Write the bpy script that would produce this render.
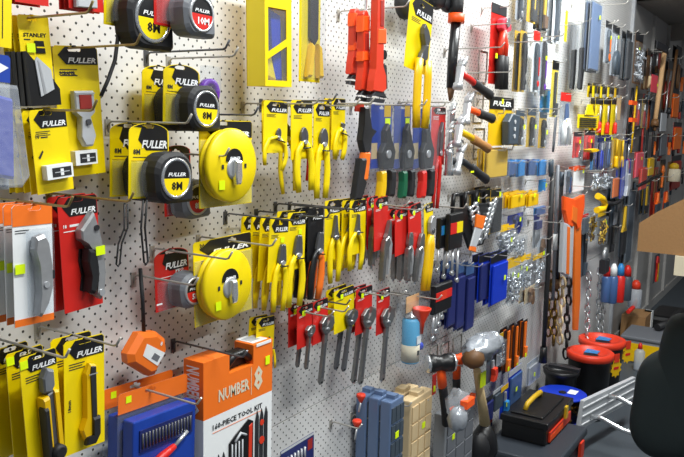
import bpy, bmesh, math, random
from mathutils import Vector, Matrix
random.seed(7)
for o in list(bpy.data.objects): bpy.data.objects.remove(o)
SC = bpy.context.scene; COL = SC.collection

# ------------------------------------------------------------------ camera
D = 1.13945; H = 1.497; F = 751.574
fw = Vector((.83403913, .53373497, -.13966287)); rt = Vector((.54146361, -.84044476, .02167419)); up = Vector((.10581065, .09369949, .98996187))
cd = bpy.data.cameras.new('camera'); cam = bpy.data.objects.new('camera', cd); COL.objects.link(cam)
cd.sensor_width = 36; cd.lens = 36 * F / 684; cd.clip_start = .02
m = Matrix.Identity(4)
for i in range(3): m[i][0] = rt[i]; m[i][1] = up[i]; m[i][2] = -fw[i]
m.translation = (0, -D, H); cam.matrix_world = m; SC.camera = cam
SC.view_settings.view_transform = 'Standard'; SC.view_settings.look = 'None'
SC.view_settings.gamma = 1; SC.view_settings.use_curve_mapping = False
SC.view_settings.exposure = 0.0

# ------------------------------------------------------------------ light
w = bpy.data.worlds.new('world'); SC.world = w; w.use_nodes = True
w.node_tree.nodes['Background'].inputs[0].default_value = (.86, .91, 1, 1)
w.node_tree.nodes['Background'].inputs[1].default_value = .20
def area(name, loc, sx, sy, power, color=(.97, 1, .99), rot=(0, 0, 0)):
    l = bpy.data.lights.new(name, 'AREA'); l.shape = 'RECTANGLE'; l.size = sx; l.size_y = sy; l.energy = power; l.color = color
    o = bpy.data.objects.new(name, l); COL.objects.link(o); o.location = loc; o.rotation_euler = rot; return o
LAMPS = [(3.4, -.8, 2.83, 1.2, .12, 78), (1.1, -1.0, 2.83, 1.2, .12, 50), (1.6, -2.6, 2.83, 1.2, .12, 46), (6.9, -1.0, 2.28, .6, .12, 4)]  # last one is added, unseen, to brighten the top of the far wall
for x, y, z, sx, sy, pw in LAMPS: area('lamp_light', (x, y, z), sx, sy, pw)

# ------------------------------------------------------------------ pixel -> place
def ray(px, py): return fw + rt * ((px - 342) / F) - up * ((py - 228.5) / F)
def P(px, py, o=0.):
    d = ray(px, py); t = (D - o) / d.y; return Vector((d.x * t, -o, H + d.z * t))
def onX(x, px, py=0):
    d = ray(px, py); t = x / d.x; return D - d.y * t      # distance from the wall on the plane x = const
def FLR(px, py, z=0.):
    d = ray(px, py); t = (z - H) / d.z; return Vector((d.x * t, -D + d.y * t, z))

# ------------------------------------------------------------------ materials
def lin(h):
    h = h.lstrip('#'); c = [int(h[i:i + 2], 16) / 255 for i in (0, 2, 4)]
    return tuple(((v + .055) / 1.055) ** 2.4 if v > .04045 else v / 12.92 for v in c) + (1,)
MATS = {}
def mk(name, col, rough=.5, metal=0, bump=0, scale=60, vary=0, emit=0, coat=0):
    m = bpy.data.materials.new(name); m.use_nodes = True; nt = m.node_tree; b = nt.nodes['Principled BSDF']
    c = lin(col); b.inputs['Base Color'].default_value = c; b.inputs['Roughness'].default_value = rough; b.inputs['Metallic'].default_value = metal
    b.inputs['Coat Weight'].default_value = coat
    if emit: b.inputs['Emission Color'].default_value = c; b.inputs['Emission Strength'].default_value = emit
    if vary or bump:
        tc = nt.nodes.new('ShaderNodeTexCoord'); n = nt.nodes.new('ShaderNodeTexNoise'); n.inputs['Scale'].default_value = scale; n.inputs['Detail'].default_value = 3
        nt.links.new(tc.outputs['Object'], n.inputs['Vector'])
        if vary:
            mx = nt.nodes.new('ShaderNodeMix'); mx.data_type = 'RGBA'; mx.inputs[6].default_value = tuple(v * (1 - vary) for v in c[:3]) + (1,); mx.inputs[7].default_value = tuple(min(1, v * (1 + vary)) for v in c[:3]) + (1,)
            nt.links.new(n.outputs['Fac'], mx.inputs[0]); nt.links.new(mx.outputs[2], b.inputs['Base Color'])
        if bump:
            bp = nt.nodes.new('ShaderNodeBump'); bp.inputs['Strength'].default_value = bump; bp.inputs['Distance'].default_value = .002
            nt.links.new(n.outputs['Fac'], bp.inputs['Height']); nt.links.new(bp.outputs[0], b.inputs['Normal'])
    MATS[name] = m; return m
mk('yellow', '#f2d600', .38); mk('yellow2', '#e6b800', .4); mk('gold', '#d1a81c', .5); mk('black', '#131315', .4); mk('rubber', '#19191c', .6, vary=.2)
mk('dark', '#26272b', .5); mk('grey', '#6d7076', .5); mk('lgrey', '#b9bcc0', .45); mk('white', '#eceeee', .5); mk('red', '#d0241c', .4); mk('dred', '#9c2a22', .45)
mk('redorange', '#d8391d', .45); mk('orange', '#f27520', .42); mk('hivis', '#ff5a10', .5); mk('blue', '#1a3f9e', .4); mk('navy', '#1c2560', .45); mk('sky', '#2b7fc0', .4)
mk('royal', '#0f35b8', .4); mk('green', '#0d5b3c', .45); mk('purple', '#6a26a8', .35); mk('sticker', '#e4ff00', .5); mk('wood', '#a8743c', .6, vary=.15, scale=30)
mk('palewood', '#d8bd8c', .6, vary=.12, scale=30); mk('cardboard', '#9b744a', .8, vary=.06, bump=.2, scale=140); mk('kraft', '#c9a173', .8); mk('tan', '#cdb58c', .6)
mk('toolsteel', '#8b8b8a', .33, .75, vary=.2, scale=120); mk('caseblue', '#5f7496', .3); mk('casegrey', '#2f353d', .5, vary=.1); mk('steel', '#c9cbce', .32, .6); mk('dsteel', '#636468', .38, .5); mk('chrome', '#cfd2d5', .22, .75); mk('cast', '#a5a6a8', .42, .5, vary=.15, scale=90); mk('brass', '#7a5c2a', .35, .9)
mk('wire', '#b5b2ab', .35, .4); mk('brasswire', '#a18f5e', .35, .9); mk('hole', '#1b1b1c', .9); mk('cream', '#d9ceb4', .6); mk('skyblue', '#5db4e0', .4); mk('brown', '#6b4a2a', .6)
mk('foil', '#a8adb4', .25, .3, bump=.9, scale=40, vary=.3); mk('slate', '#3f4a55', .5); mk('bluecase', '#3e5c8c', .35); mk('pinkred', '#f0465a', .5)
def clear(name, col, fac, rough=.12, bump=0):
    m = bpy.data.materials.new(name); m.use_nodes = True; nt = m.node_tree; nt.nodes.clear()
    out = nt.nodes.new('ShaderNodeOutputMaterial'); mx = nt.nodes.new('ShaderNodeMixShader'); t = nt.nodes.new('ShaderNodeBsdfTransparent'); g = nt.nodes.new('ShaderNodeBsdfPrincipled')
    t.inputs[0].default_value = lin(col); g.inputs['Base Color'].default_value = lin('#dfe3e8'); g.inputs['Roughness'].default_value = rough
    mx.inputs[0].default_value = fac; nt.links.new(t.outputs[0], mx.inputs[1]); nt.links.new(g.outputs[0], mx.inputs[2]); nt.links.new(mx.outputs[0], out.inputs[0])
    if bump:
        n = nt.nodes.new('ShaderNodeTexNoise'); n.inputs['Scale'].default_value = 45; tc = nt.nodes.new('ShaderNodeTexCoord'); nt.links.new(tc.outputs['Object'], n.inputs['Vector'])
        bp = nt.nodes.new('ShaderNodeBump'); bp.inputs['Strength'].default_value = bump; bp.inputs['Distance'].default_value = .004
        nt.links.new(n.outputs['Fac'], bp.inputs['Height']); nt.links.new(bp.outputs[0], g.inputs['Normal'])
    MATS[name] = m
clear('clear', '#f6f8fa', .07); clear('clearbag', '#eef1f4', .24, .2, .8); clear('smoke', '#8f959c', .35); clear('cbox', '#cfd8e4', .42, .25)

# ------------------------------------------------------------------ mesh builder
TXT = {}
def text_mesh(s, shear=0):
    k = (s, shear)
    if k in TXT: return TXT[k]
    c = bpy.data.curves.new('t', 'FONT'); c.body = s; c.size = 1; c.resolution_u = 1; c.offset = .03; c.shear = shear
    o = bpy.data.objects.new('t', c); COL.objects.link(o)
    dg = bpy.context.evaluated_depsgraph_get(); me = bpy.data.meshes.new_from_object(o.evaluated_get(dg))
    vs = [v.co.copy() for v in me.vertices]; fs = [list(p.vertices) for p in me.polygons]
    bpy.data.objects.remove(o); bpy.data.curves.remove(c); bpy.data.meshes.remove(me)
    xs = [v.x for v in vs] or [0, 1]; ys = [v.y for v in vs] or [0, 1]
    TXT[k] = (vs, fs, min(xs), max(xs), min(ys), max(ys)); return TXT[k]
def plate_mesh(outs, cache={}):
    k = tuple(tuple((round(a, 5), round(b, 5)) for a, b in o) for o in outs)
    if k in cache: return cache[k]
    c = bpy.data.curves.new('p', 'CURVE'); c.dimensions = '2D'; c.fill_mode = 'BOTH'
    for o in outs:
        s = c.splines.new('POLY'); s.points.add(len(o) - 1); s.use_cyclic_u = True
        for i, (a, b) in enumerate(o): s.points[i].co = (a, b, 0, 1)
    ob = bpy.data.objects.new('p', c); COL.objects.link(ob); dg = bpy.context.evaluated_depsgraph_get()
    me = bpy.data.meshes.new_from_object(ob.evaluated_get(dg)); r = ([v.co.copy() for v in me.vertices], [list(p.vertices) for p in me.polygons])
    bpy.data.objects.remove(ob); bpy.data.curves.remove(c); bpy.data.meshes.remove(me); cache[k] = r; return r
class MB:
    def __init__(s): s.v = []; s.f = []; s.m = []; s.sm = []
    def add(s, vs, fs, mat, smooth=False):
        n = len(s.v); s.v += [Vector(v) for v in vs]
        for f in fs: s.f.append([i + n for i in f]); s.m.append(mat); s.sm.append(smooth)
        return s
    def box(s, x0, x1, y0, y1, z0, z1, mat, T=None):
        vs = [Vector((x, y, z)) for x in (x0, x1) for y in (y0, y1) for z in (z0, z1)]
        if T: vs = [T @ v for v in vs]
        return s.add(vs, [(0, 1, 3, 2), (4, 6, 7, 5), (0, 4, 5, 1), (2, 3, 7, 6), (0, 2, 6, 4), (1, 5, 7, 3)], mat)
    def poly(s, pts, y0, y1, mat, smooth=False, T=None):
        "outline of (x, z) points swept from y0 (front) to y1 (back)"
        n = len(pts); vs = [Vector((a, y0, b)) for a, b in pts] + [Vector((a, y1, b)) for a, b in pts]
        if T: vs = [T @ v for v in vs]
        k = len(s.v); s.add(vs, [list(range(n)), list(range(2 * n - 1, n - 1, -1))], mat); n0 = k
        for i in range(n):
            j = (i + 1) % n; s.f.append([n0 + i, n0 + n + i, n0 + n + j, n0 + j]); s.m.append(mat); s.sm.append(smooth)
        return s
    def rpoly(s, pts, y0, y1, mat, bev=.002):
        "bevelled poly: front shrinks towards the centroid"
        n = len(pts); cx = sum(p[0] for p in pts) / n; cz = sum(p[1] for p in pts) / n
        R = max(math.hypot(p[0] - cx, p[1] - cz) for p in pts); k = 1 - bev / R * 1.4
        inn = [(cx + (a - cx) * k, cz + (b - cz) * k) for a, b in pts]
        sg = 1 if y0 < y1 else -1
        L = [(inn, y0), (pts, y0 + bev * sg), (pts, y1 - bev * sg), (inn, y1)]
        base = len(s.v); vs = []
        for o, y in L: vs += [Vector((a, y, b)) for a, b in o]
        fs = [list(range(n)), list(range(4 * n - 1, 3 * n - 1, -1))]
        for l in range(3):
            for i in range(n): j = (i + 1) % n; fs.append([l * n + i, (l + 1) * n + i, (l + 1) * n + j, l * n + j])
        s.add(vs, fs[:2], mat)
        for f in fs[2:]: s.f.append([i + base for i in f]); s.m.append(mat); s.sm.append(False)
        return s
    def plate(s, outs, y0, y1, mat):
        vs, fs = plate_mesh(outs); s.add([(v.x, y0, v.y) for v in vs], fs, mat)
        s.add([(v.x, y1, v.y) for v in vs], [f[::-1] for f in fs], mat)
        for o in outs:
            n = len(o); s.add([(a, y0, b) for a, b in o] + [(a, y1, b) for a, b in o], [(i, n + i, n + (i + 1) % n, (i + 1) % n) for i in range(n)], mat)
        return s
    def tube(s, pts, r, mat, n=8, flat=1., cap=True, ref=None):
        pts = [Vector(p) for p in pts]; N = len(pts); rs = r if isinstance(r, (list, tuple)) else [r] * N
        ref = Vector(ref) if ref else Vector((0, 1, 0)); vs = []
        for i, p in enumerate(pts):
            t = (pts[min(i + 1, N - 1)] - pts[max(i - 1, 0)]).normalized()
            a = ref - t * ref.dot(t)
            if a.length < .05: a = Vector((0, 0, 1)) - t * t.z
            if a.length < .05: a = Vector((1, 0, 0))
            a.normalize(); b = t.cross(a)
            for k in range(n):
                q = 2 * math.pi * k / n; vs.append(p + b * math.cos(q) * rs[i] + a * math.sin(q) * rs[i] * flat)
        fs = [(i * n + k, i * n + (k + 1) % n, (i + 1) * n + (k + 1) % n, (i + 1) * n + k) for i in range(N - 1) for k in range(n)]
        s.add(vs, fs, mat, True)
        if cap:
            b0 = len(s.v) - N * n; s.f.append([b0 + k for k in range(n)][::-1]); s.f.append([b0 + (N - 1) * n + k for k in range(n)]); s.m += [mat] * 2; s.sm += [False] * 2
        return s
    def lathe(s, c, ax, prof, mat, n=24, sx=1.):
        "profile of (radius, height) about axis"
        c = Vector(c); ax = Vector(ax).normalized(); a = Vector((0, 0, 1)) if abs(ax.z) < .9 else Vector((1, 0, 0)); a = (a - ax * a.dot(ax)).normalized(); b = ax.cross(a); vs = []
        for r, h in prof:
            for k in range(n): q = 2 * math.pi * k / n; vs.append(c + ax * h + (a * math.sin(q) + b * math.cos(q) * sx) * r)
        N = len(prof); s.add(vs, [(i * n + k, i * n + (k + 1) % n, (i + 1) * n + (k + 1) % n, (i + 1) * n + k) for i in range(N - 1) for k in range(n)], mat, True)
        b0 = len(s.v) - N * n; s.f.append([b0 + k for k in range(n)]); s.f.append([b0 + (N - 1) * n + k for k in range(n)][::-1]); s.m += [mat] * 2; s.sm += [False] * 2
        return s
    def disc(s, c, r, y0, y1, mat, n=24, sx=1.): return s.lathe((c[0], 0, c[1]), (0, 1, 0), [(r, y0), (r, y1)], mat, n, sx)
    def ell(s, c, r, mat, n=12, lump=0, seed=1):
        rd = random.Random(seed); vs = []; c = Vector(c)
        for i in range(n // 2 + 1):
            th = math.pi * i / (n // 2)
            for k in range(n):
                q = 2 * math.pi * k / n; g = 1 + lump * (rd.random() - .5)
                vs.append(c + Vector((math.sin(th) * math.cos(q) * r[0], math.sin(th) * math.sin(q) * r[1], math.cos(th) * r[2])) * g)
        return s.add(vs, [(i * n + k, i * n + (k + 1) % n, (i + 1) * n + (k + 1) % n, (i + 1) * n + k) for i in range(n // 2) for k in range(n)], mat, True)
    def text(s, t, x, z, h, mat, y=-.0006, w=None, rot=0, shear=0, vert=False, T=None):
        "text whose lower left corner is (x, z), cap height h, optionally stretched to width w"
        vs, fs, x0, x1, z0, z1 = text_mesh(t, shear); k = h / (z1 - z0); kx = (w / (x1 - x0)) if w else k
        c, sn = math.cos(rot), math.sin(rot); out = []
        for v in vs:
            a = (v.x - x0) * kx; b = (v.y - z0) * k; q = Vector((x + a * c - b * sn, y, z + a * sn + b * c)); out.append(T @ q if T else q)
        return s.add(out, fs, mat)
    def rect(s, x0, x1, z0, z1, mat, y=-.0005): return s.box(x0, x1, y, y + .0004, z0, z1, mat)
    def build(s, name, parent=None, bevel=0, kind=None, recalc=True):
        me = bpy.data.meshes.new(name); me.from_pydata(s.v, [], s.f); names = []
        for q in s.m:
            if q not in names: names.append(q)
        for q in names: me.materials.append(MATS[q])
        for p, q, sm in zip(me.polygons, s.m, s.sm): p.material_index = names.index(q); p.use_smooth = sm
        if recalc: bm = bmesh.new(); bm.from_mesh(me); bmesh.ops.recalc_face_normals(bm, faces=bm.faces); bm.to_mesh(me); bm.free()
        me.update(); o = bpy.data.objects.new(name, me); COL.objects.link(o)
        if parent: o.parent = parent
        if bevel: b = o.modifiers.new('bevel', 'BEVEL'); b.width = bevel; b.segments = 2; b.limit_method = 'ANGLE'
        if kind: o['kind'] = kind
        return o
def thing(name, label, cat, M=None, group=None):
    o = bpy.data.objects.new(name, None); COL.objects.link(o); o.empty_display_size = .02
    if M is not None: o.matrix_world = M if isinstance(M, Matrix) else Matrix.Translation(M)
    o['label'] = label; o['category'] = cat
    if group: o['group'] = group
    return o
def dup(root, delta, label, roll=0.):
    r = root.copy(); COL.objects.link(r)
    M = Matrix.Translation(Vector(delta)) @ root.matrix_basis
    r.matrix_basis = M @ Matrix.Rotation(roll, 4, 'Y') if roll else M
    r['label'] = label
    kids = [o for o in COL.objects if o.parent == root]
    for ch in kids:
        c = ch.copy(); COL.objects.link(c); c.parent = r
        for g in [o for o in COL.objects if o.parent == ch]: q = g.copy(); COL.objects.link(q); q.parent = c
    return r
ORD = ['front', 'second', 'third', 'fourth', 'fifth', 'sixth']
def stack(root, n, d=.016, jig=.002, dx=0, dz=0):
    base = root['label']; root['label'] = base + ', frontmost'
    for k in range(1, n):
        dup(root, (random.uniform(-jig, jig) + dx * k, d * k, random.uniform(-jig, jig) * .6 + dz * k), base + ', %s back' % ORD[k], random.uniform(-.012, .012))
def frame(TL, TR, BL, o):
    a = P(*TL, o); b = P(*TR, o); c = P(*BL, o); dz = (a - c); h = dz.length; dz.normalize(); wd = abs((b - a).cross(dz).length)
    x = Vector((dz.z, 0, -dz.x)); M = Matrix.Identity(4)
    for i in range(3): M[i][0] = x[i]; M[i][1] = (0, 1, 0)[i]; M[i][2] = dz[i]
    M.translation = a; return M, wd, h

# ================================================================== structure
def pegmat(name, col, hole=.0025, stag=True):
    m = bpy.data.materials.new(name); m.use_nodes = True; nt = m.node_tree; b = nt.nodes['Principled BSDF']; N = nt.nodes.new; Lk = nt.links.new
    tc = N('ShaderNodeTexCoord'); sp = N('ShaderNodeSeparateXYZ'); Lk(tc.outputs['Object'], sp.inputs[0])
    def mth(op, a, bb=None):
        n = N('ShaderNodeMath'); n.operation = op
        for i, q in enumerate((a, bb)):
            if q is None: continue
            if isinstance(q, (int, float)): n.inputs[i].default_value = q
            else: Lk(q, n.inputs[i])
        return n.outputs[0]
    s = .0254
    def dist(ox, oz):
        a = mth('SUBTRACT', mth('FRACT', mth('ADD', mth('DIVIDE', sp.outputs[0], s), ox)), .5); c = mth('SUBTRACT', mth('FRACT', mth('ADD', mth('DIVIDE', sp.outputs[2], s), oz)), .5)
        return mth('SQRT', mth('ADD', mth('MULTIPLY', a, a), mth('MULTIPLY', c, c)))
    # a hole of the lattice sits at x = 37.146 s, z = H - 10.551 s
    px = .5 - 37.1456 % 1; pz = .5 - (H / s - 10.5509) % 1
    d = mth('MINIMUM', dist(px + 1, pz + 1), dist(px + 1.5, pz + 1.5))
    k = mth('LESS_THAN', d, hole / s)
    mx = N('ShaderNodeMix'); mx.data_type = 'RGBA'; mx.inputs[6].default_value = lin(col); mx.inputs[7].default_value = lin('#3a3a3a'); Lk(k, mx.inputs[0])
    Lk(mx.outputs[2], b.inputs['Base Color']); b.inputs['Roughness'].default_value = .45
    bp = N('ShaderNodeBump'); bp.invert = True; bp.inputs['Strength'].default_value = .6; bp.inputs['Distance'].default_value = .001; Lk(k, bp.inputs['Height']); Lk(bp.outputs[0], b.inputs['Normal'])
    MATS[name] = m
pegmat('pegboard', '#dedddb'); mk('panel', '#aaa8a5', .5, vary=.03, scale=4); mk('ceil', '#8d8780', .8, vary=.05, scale=5)
mk('floor', '#444b52', .6, vary=.12, scale=9, bump=.1); mk('ceilwhite', '#dcdad5', .8)
def struct(name, mb): return mb.build(name, kind='structure')
SEAM = H - 30.837 * .0254
struct('wall_back', MB().box(.1, 5.17, 0, .02, SEAM + .002, 2.9, 'pegboard').box(.1, 5.17, 0, .02, 0, SEAM - .002, 'pegboard').box(.1, 5.17, .012, .03, 0, 2.9, 'hole'))
struct('wall_far', MB().box(5.17, 9.6, .0, .03, 0, 2.9, 'panel').box(9.6, 9.65, -3.2, .03, 0, 2.9, 'panel'))
struct('trim_1', MB().box(5.16, 5.19, -.02, 0, 0, 2.9, 'lgrey'))
struct('trim_2', MB().box(.1, 9.6, -.012, 0, 0, .07, 'panel'))
for i, x in enumerate((5.85, 6.42, 7.1, 7.9, 8.7)): struct('trim_%d' % (i + 3), MB().box(x, x + .03, -.022, 0, .07, 2.3, 'panel'))
struct('floor', MB().box(-1.5, 9.6, -3.2, 0, -.05, 0, 'floor'))
struct('ceiling', MB().box(-1.5, 5.2, -3.2, 0, 2.9, 2.95, 'ceilwhite').box(5.19, 9.6, -3.2, 0, 2.31, 2.36, 'ceil').box(5.19, 5.22, -3.2, 0, 2.31, 2.9, 'ceil').box(6.45, 6.6, -3.2, 0, 2.2, 2.31, 'ceil'))
for x, y, z, sx, sy, pw in LAMPS:
    t = thing('ceiling_light', 'slim white strip light ' + {3.4: 'above the middle of the peg wall', 1.1: 'above the left bay', 1.6: 'over the aisle behind the viewer', 6.9: 'added under the low far ceiling to brighten the wall'}[x], 'light', (x, y, z + .04), 'ceiling strip lights')
    MB().box(-sx / 2 - .03, sx / 2 + .03, -.09, .09, -.02, .03, 'white').build('housing', t)

# ================================================================== hooks
def hook(tip, desc, L=.2, mat='wire', g=.0021, plate=False, up=.016, o0=0.):
    p = P(*tip, L); X, Z = p.x, p.z - .004
    t = thing('display_hook', desc, 'hook', (X, 0, Z), 'wire display hooks on the pegboard')
    b = MB().box(-.006, .006, -.0025, 0, -.026, .004, mat); b.build('back_clip', t)
    MB().tube([(0, -.001, -.02), (0, -.006, -.004), (0, -.012, 0), (0, -L, 0), (0, -L - .006, .002), (0, -L - .016, up)], g, mat, 6).build('wire', t)
    return (X, Z, L)
def slot_o(h, slot): return max(.004, min(h[2] - .006, onX(h[0], *slot)))

# ================================================================== cards
def slotpts(cx, cz, w=.026, h=.007):
    return [(cx - w / 2, cz), (cx - w / 2 + h / 3, cz - h / 2), (cx + w / 2 - h / 3, cz - h / 2), (cx + w / 2, cz), (cx + w / 2 - h / 3, cz + h / 2), (cx + .006, cz + h / 2), (cx + .003, cz + h), (cx - .003, cz + h), (cx - .006, cz + h / 2), (cx - w / 2 + h / 3, cz + h / 2)]
def card(name, label, cat, TL, TR, BL, o, group=None, hk=None, body='yellow', hdr='black', hh=.17, style='chev', title='FULLER', lines=3, sticker=None, top='flat', hw=None, tcol='white', extra=None, thick=.0012):
    """hanging card with a header, title, small print, price sticker and a real hang slot. returns root, width, height"""
    M, w, h = frame(TL, TR, BL, o); root = thing(name, label, cat, M, group); H_ = hh * h
    sx = w * .5
    if hk: q = M.inverted() @ Vector((hk[0], -o, hk[1])); sx = min(max(q.x, w * .22), w * .78); sz = min(max(q.z + .002, -H_ * .75), -.006)
    else: sz = -H_ * .35
    sw = min(.028, w * .36); sl = slotpts(sx, sz, sw, min(.007, H_ * .3)); c = min(.005, w * .06)
    if top == 'round': out = [(0, -h), (w, -h), (w, -.02 * h - w * .16)] + [(w / 2 + w / 2 * math.cos(a), -w * .18 + w * .18 * math.sin(a)) for a in [math.pi * i / 12 for i in range(1, 12)]] + [(0, -.02 * h - w * .16)]
    else: out = [(0, -h), (w, -h), (w, -c), (w - c, 0), (c, 0), (0, -c)]
    MB().plate([out, sl], 0, thick, body).build('backing_card', root)
    y = -.0008
    if style:
        a = MB()
        if style == 'chev': hp = [(w * .1, -H_ * .5), (w * .27, -c * .3), (w - c, -c * .3), (w - c * .3, -c), (w - c * .3, -H_), (w * .27, -H_)]
        elif style == 'full': hp = [(0, -c), (c, 0), (w - c, 0), (w, -c), (w, -H_), (0, -H_)]
        elif style == 'arch': hp = [(w * .22, -H_ * .62), (w * .3, -w * .09)] + [(w / 2 + w * .47 * math.cos(t), -w * .18 + w * .17 * math.sin(t)) for t in [math.pi * i / 10 for i in range(8, 0, -1)]] + [(w * .97, -H_), (w * .42, -H_)]
        a.plate([hp, sl], y, y + .0007, hdr)
        if title: a.text(title, w * .3, -H_ * .93, H_ * .3, tcol, y - .0004, w=w * .64, shear=.25)
        a.build('header', root)
    if lines:
        a = MB()
        for k in range(lines): a.rect(w * .12, w * (.5 - .06 * (k % 2)), -H_ - h * (.035 + .022 * k) - h * .008, -H_ - h * (.035 + .022 * k), 'dark' if body != 'red' else 'white')
        a.build('small_print', root)
    if sticker: s_ = sticker[2] if len(sticker) > 2 else .016; MB().rect(sticker[0] * w, sticker[0] * w + s_, -sticker[1] * h - s_, -sticker[1] * h, 'sticker', -.0016).build('price_sticker', root)
    return root, w, h
def blister(root, pts, depth, y=-.001, mat='clear', name='blister'):
    b = MB().rpoly(pts, y - depth, y, mat, .003); return b.build(name, root)

def tape_body(root, cx, cz, s, col='black', lab='yellow', txt='8M', y0=-.002, th=.045, txc='black', ring='chrome'):
    """tape measure: rounded body standing off the card, round badge on its face; s = body width"""
    pts = []
    for (ax, az, r, a0) in ((.1, .12, .42, 0), (-.12, .1, .42, 90), (-.16, -.18, .34, 180), (.46, -.4, .1, 270)):
        for k in range(6): a = math.radians(a0 + 18 * k); pts.append((cx + s * (ax + r * math.cos(a)), cz + s * (az + r * math.sin(a))))
    MB().rpoly(pts, y0 - th, y0, col, .006).build('case', root)
    a = MB().poly([(cx + s * .36, cz - s * .5), (cx + s * .56, cz - s * .5), (cx + s * .56, cz - s * .38), (cx + s * .4, cz - s * .3)], y0 - th * .75, y0 - th * .25, 'rubber'); a.build('tape_mouth', root)
    r = s * .42; b = MB().lathe((cx, y0 - th, cz), (0, -1, 0), [(r, -.002), (r, .002), (r * .86, .003), (r * .86, .0005)], ring, 28).build('badge_ring', root)
    q = MB(); yy = y0 - th - .002; n = 14; rr = r * .84
    q.poly([(cx + rr * math.cos(math.pi * i / n), cz + rr * math.sin(math.pi * i / n)) for i in range(n + 1)], yy, yy + .003, 'black')
    q.poly([(cx - rr * math.cos(math.pi * i / n), cz - rr * math.sin(math.pi * i / n)) for i in range(n + 1)], yy, yy + .003, lab)
    q.text('FULLER', cx - rr * .7, cz + rr * .12, rr * .22, 'white', yy - .0004, w=rr * 1.4, shear=.25)
    q.text(txt, cx - rr * .42, cz - rr * .68, rr * .5, txc, yy - .0004, w=rr * (.85 if len(txt) < 3 else 1.1))
    q.build('badge', root)
def strap(pts, o, r, label, mat='rubber', name='wrist_strap', x=None):
    p = [P(a, b, o) for a, b in pts]; c = p[0]
    t = thing(name, label, 'strap', c)
    q = [v - c for v in p]; MB().tube([v + Vector((r * 1.6, 0, 0)) for v in q] + [q[-1] - Vector((0, 0, .004))] + [v - Vector((r * 1.6, 0, 0)) for v in q[::-1]], r * .7, mat, 6).build('loop', t)
    return t

# ---- hooks of the left bays
h_st = hook((86, 10), 'brassy wire hook carrying the blade dispenser cards at upper left', mat='brasswire')
h_sc = hook((134, 42), 'brassy wire hook carrying the scraper card', mat='brasswire')
h_t3 = hook((223, 47), 'wire hook through the pair of tape measures beside the purple ring', mat='dsteel')
h_pu = hook((232, 54), 'thin wire hook carrying the purple ring pack', L=.17)
h_bl = hook((90, 108), 'brassy wire hook carrying the razor blade cards', mat='brasswire')
h_t4 = hook((185, 121), 'wire hook carrying the middle pair of tape measures')
h_r8 = hook((223, 154), 'wire hook in front of the red card tape below the middle pair', L=.17)
h_ru = hook((252, 113), 'wire hook carrying the upper yellow reel tape', mat='dsteel')
h_rk = hook((127, 199), 'brassy wire hook carrying the red card hooked knives', mat='brasswire')
h_ok = hook((66, 204), 'brassy wire hook carrying the orange and white knife cards', mat='brasswire')
h_5m = hook((226, 257), 'wire hook carrying the small red tape measure')
h_rl = hook((270, 244), 'wire hook carrying the lower yellow reel tape')
h_ot = hook((192, 283), 'wire hook from which the orange tape measure dangles', L=.16)
h_cl = hook((63, 355), 'wire hook carrying the heavy snap-off knives')
h_cr = hook((114, 343), 'wire hook carrying the slim yellow snap-off knives')
h_bs = hook((195, 402), 'wire hook carrying the orange header bit sets')

# ---- partial cards on the left edge
r, w, h = card('tool_card', 'yellow hanging card cut by the left frame edge above the blue header bag', 'carded tool', (-30, -50), (12, -46), (-30, 42), .16, style=None, lines=0)
a = MB()
for k in range(4): a.rect(w * (.25 + .17 * k), w * (.27 + .17 * k), -h * .9, -h * .1, 'black')
a.build('small_print', r)
r, w, h = card('tool_bag', 'clear bag of blue parts under a blue header card at the left edge', 'bagged tool', (-30, 50), (10, 53), (-30, 190), .19, body='clearbag', hdr='blue', hh=.2, style='full', title=None, lines=0)
MB().poly([(w * .45, -h * .09), (w * .7, -h * .14), (w * .95, -h * .09), (w * .7, -h * .06)], -.0014, -.0008, 'white').build('logo', r)
MB().rpoly([(w * .1, -h * .98), (w * 1.15, -h * .98), (w * 1.35, -h * .9), (w * 1.0, -h * .22), (w * .1, -h * .22)], -.02, -.001, 'clearbag', .004).build('bag', r)
MB().rpoly([(w * .55, -h * .9), (w * .95, -h * .92), (w * .9, -h * .32), (w * .5, -h * .3)], -.016, -.004, 'royal', .003).build('tool_handle', r)
# ---- blade dispenser (the writing on it is its maker's)
r, w, h = card('blade_dispenser_card', 'yellow card with black lower half and silver blades, left of the scraper card', 'carded blades', (17, 14), (48, 16.5), (26, 106), slot_o(h_st, (32, 22)), 'blade dispenser cards', h_st, style=None, lines=0, hh=.22)
a = MB().text('STANLEY', w * .12, -h * .24, h * .045, 'black', w=w * .76); a.rect(w * .14, w * .34, -h * .275, -h * .262, 'dark'); a.build('print', r); a = MB()
a.rpoly([(w * .48, -h * .42), (w * .8, -h * .42), (w * .76, -h * .28), (w * .45, -h * .28)], -.002, -.0005, 'black', .0008).rect(w * .5, w * .76, -h * .36, -h * .345, 'yellow', -.0026); a.build('product_picture', r)
MB().poly([(0, -h), (w, -h), (w, -h * .82), (w * .75, -h * .68), (w * .18, -h * .48), (0, -h * .4)], -.014, -.0006, 'black').build('dispenser', r)
MB().poly([(w * .32, -h * .9), (w * .78, -h * .82), (w * .72, -h * .6), (w * .3, -h * .46), (w * .22, -h * .5)], -.0165, -.0142, 'lgrey').poly([(w * .42, -h * .88), (w * .5, -h * .86), (w * .36, -h * .52), (w * .3, -h * .5)], -.0172, -.0164, 'steel').build('blade', r)
MB().rect(w * .18, w * .45, -h * .41, -h * .31, 'sticker', -.003).build('price_sticker', r)
stack(r, 4, .012, dx=-.001)
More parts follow.
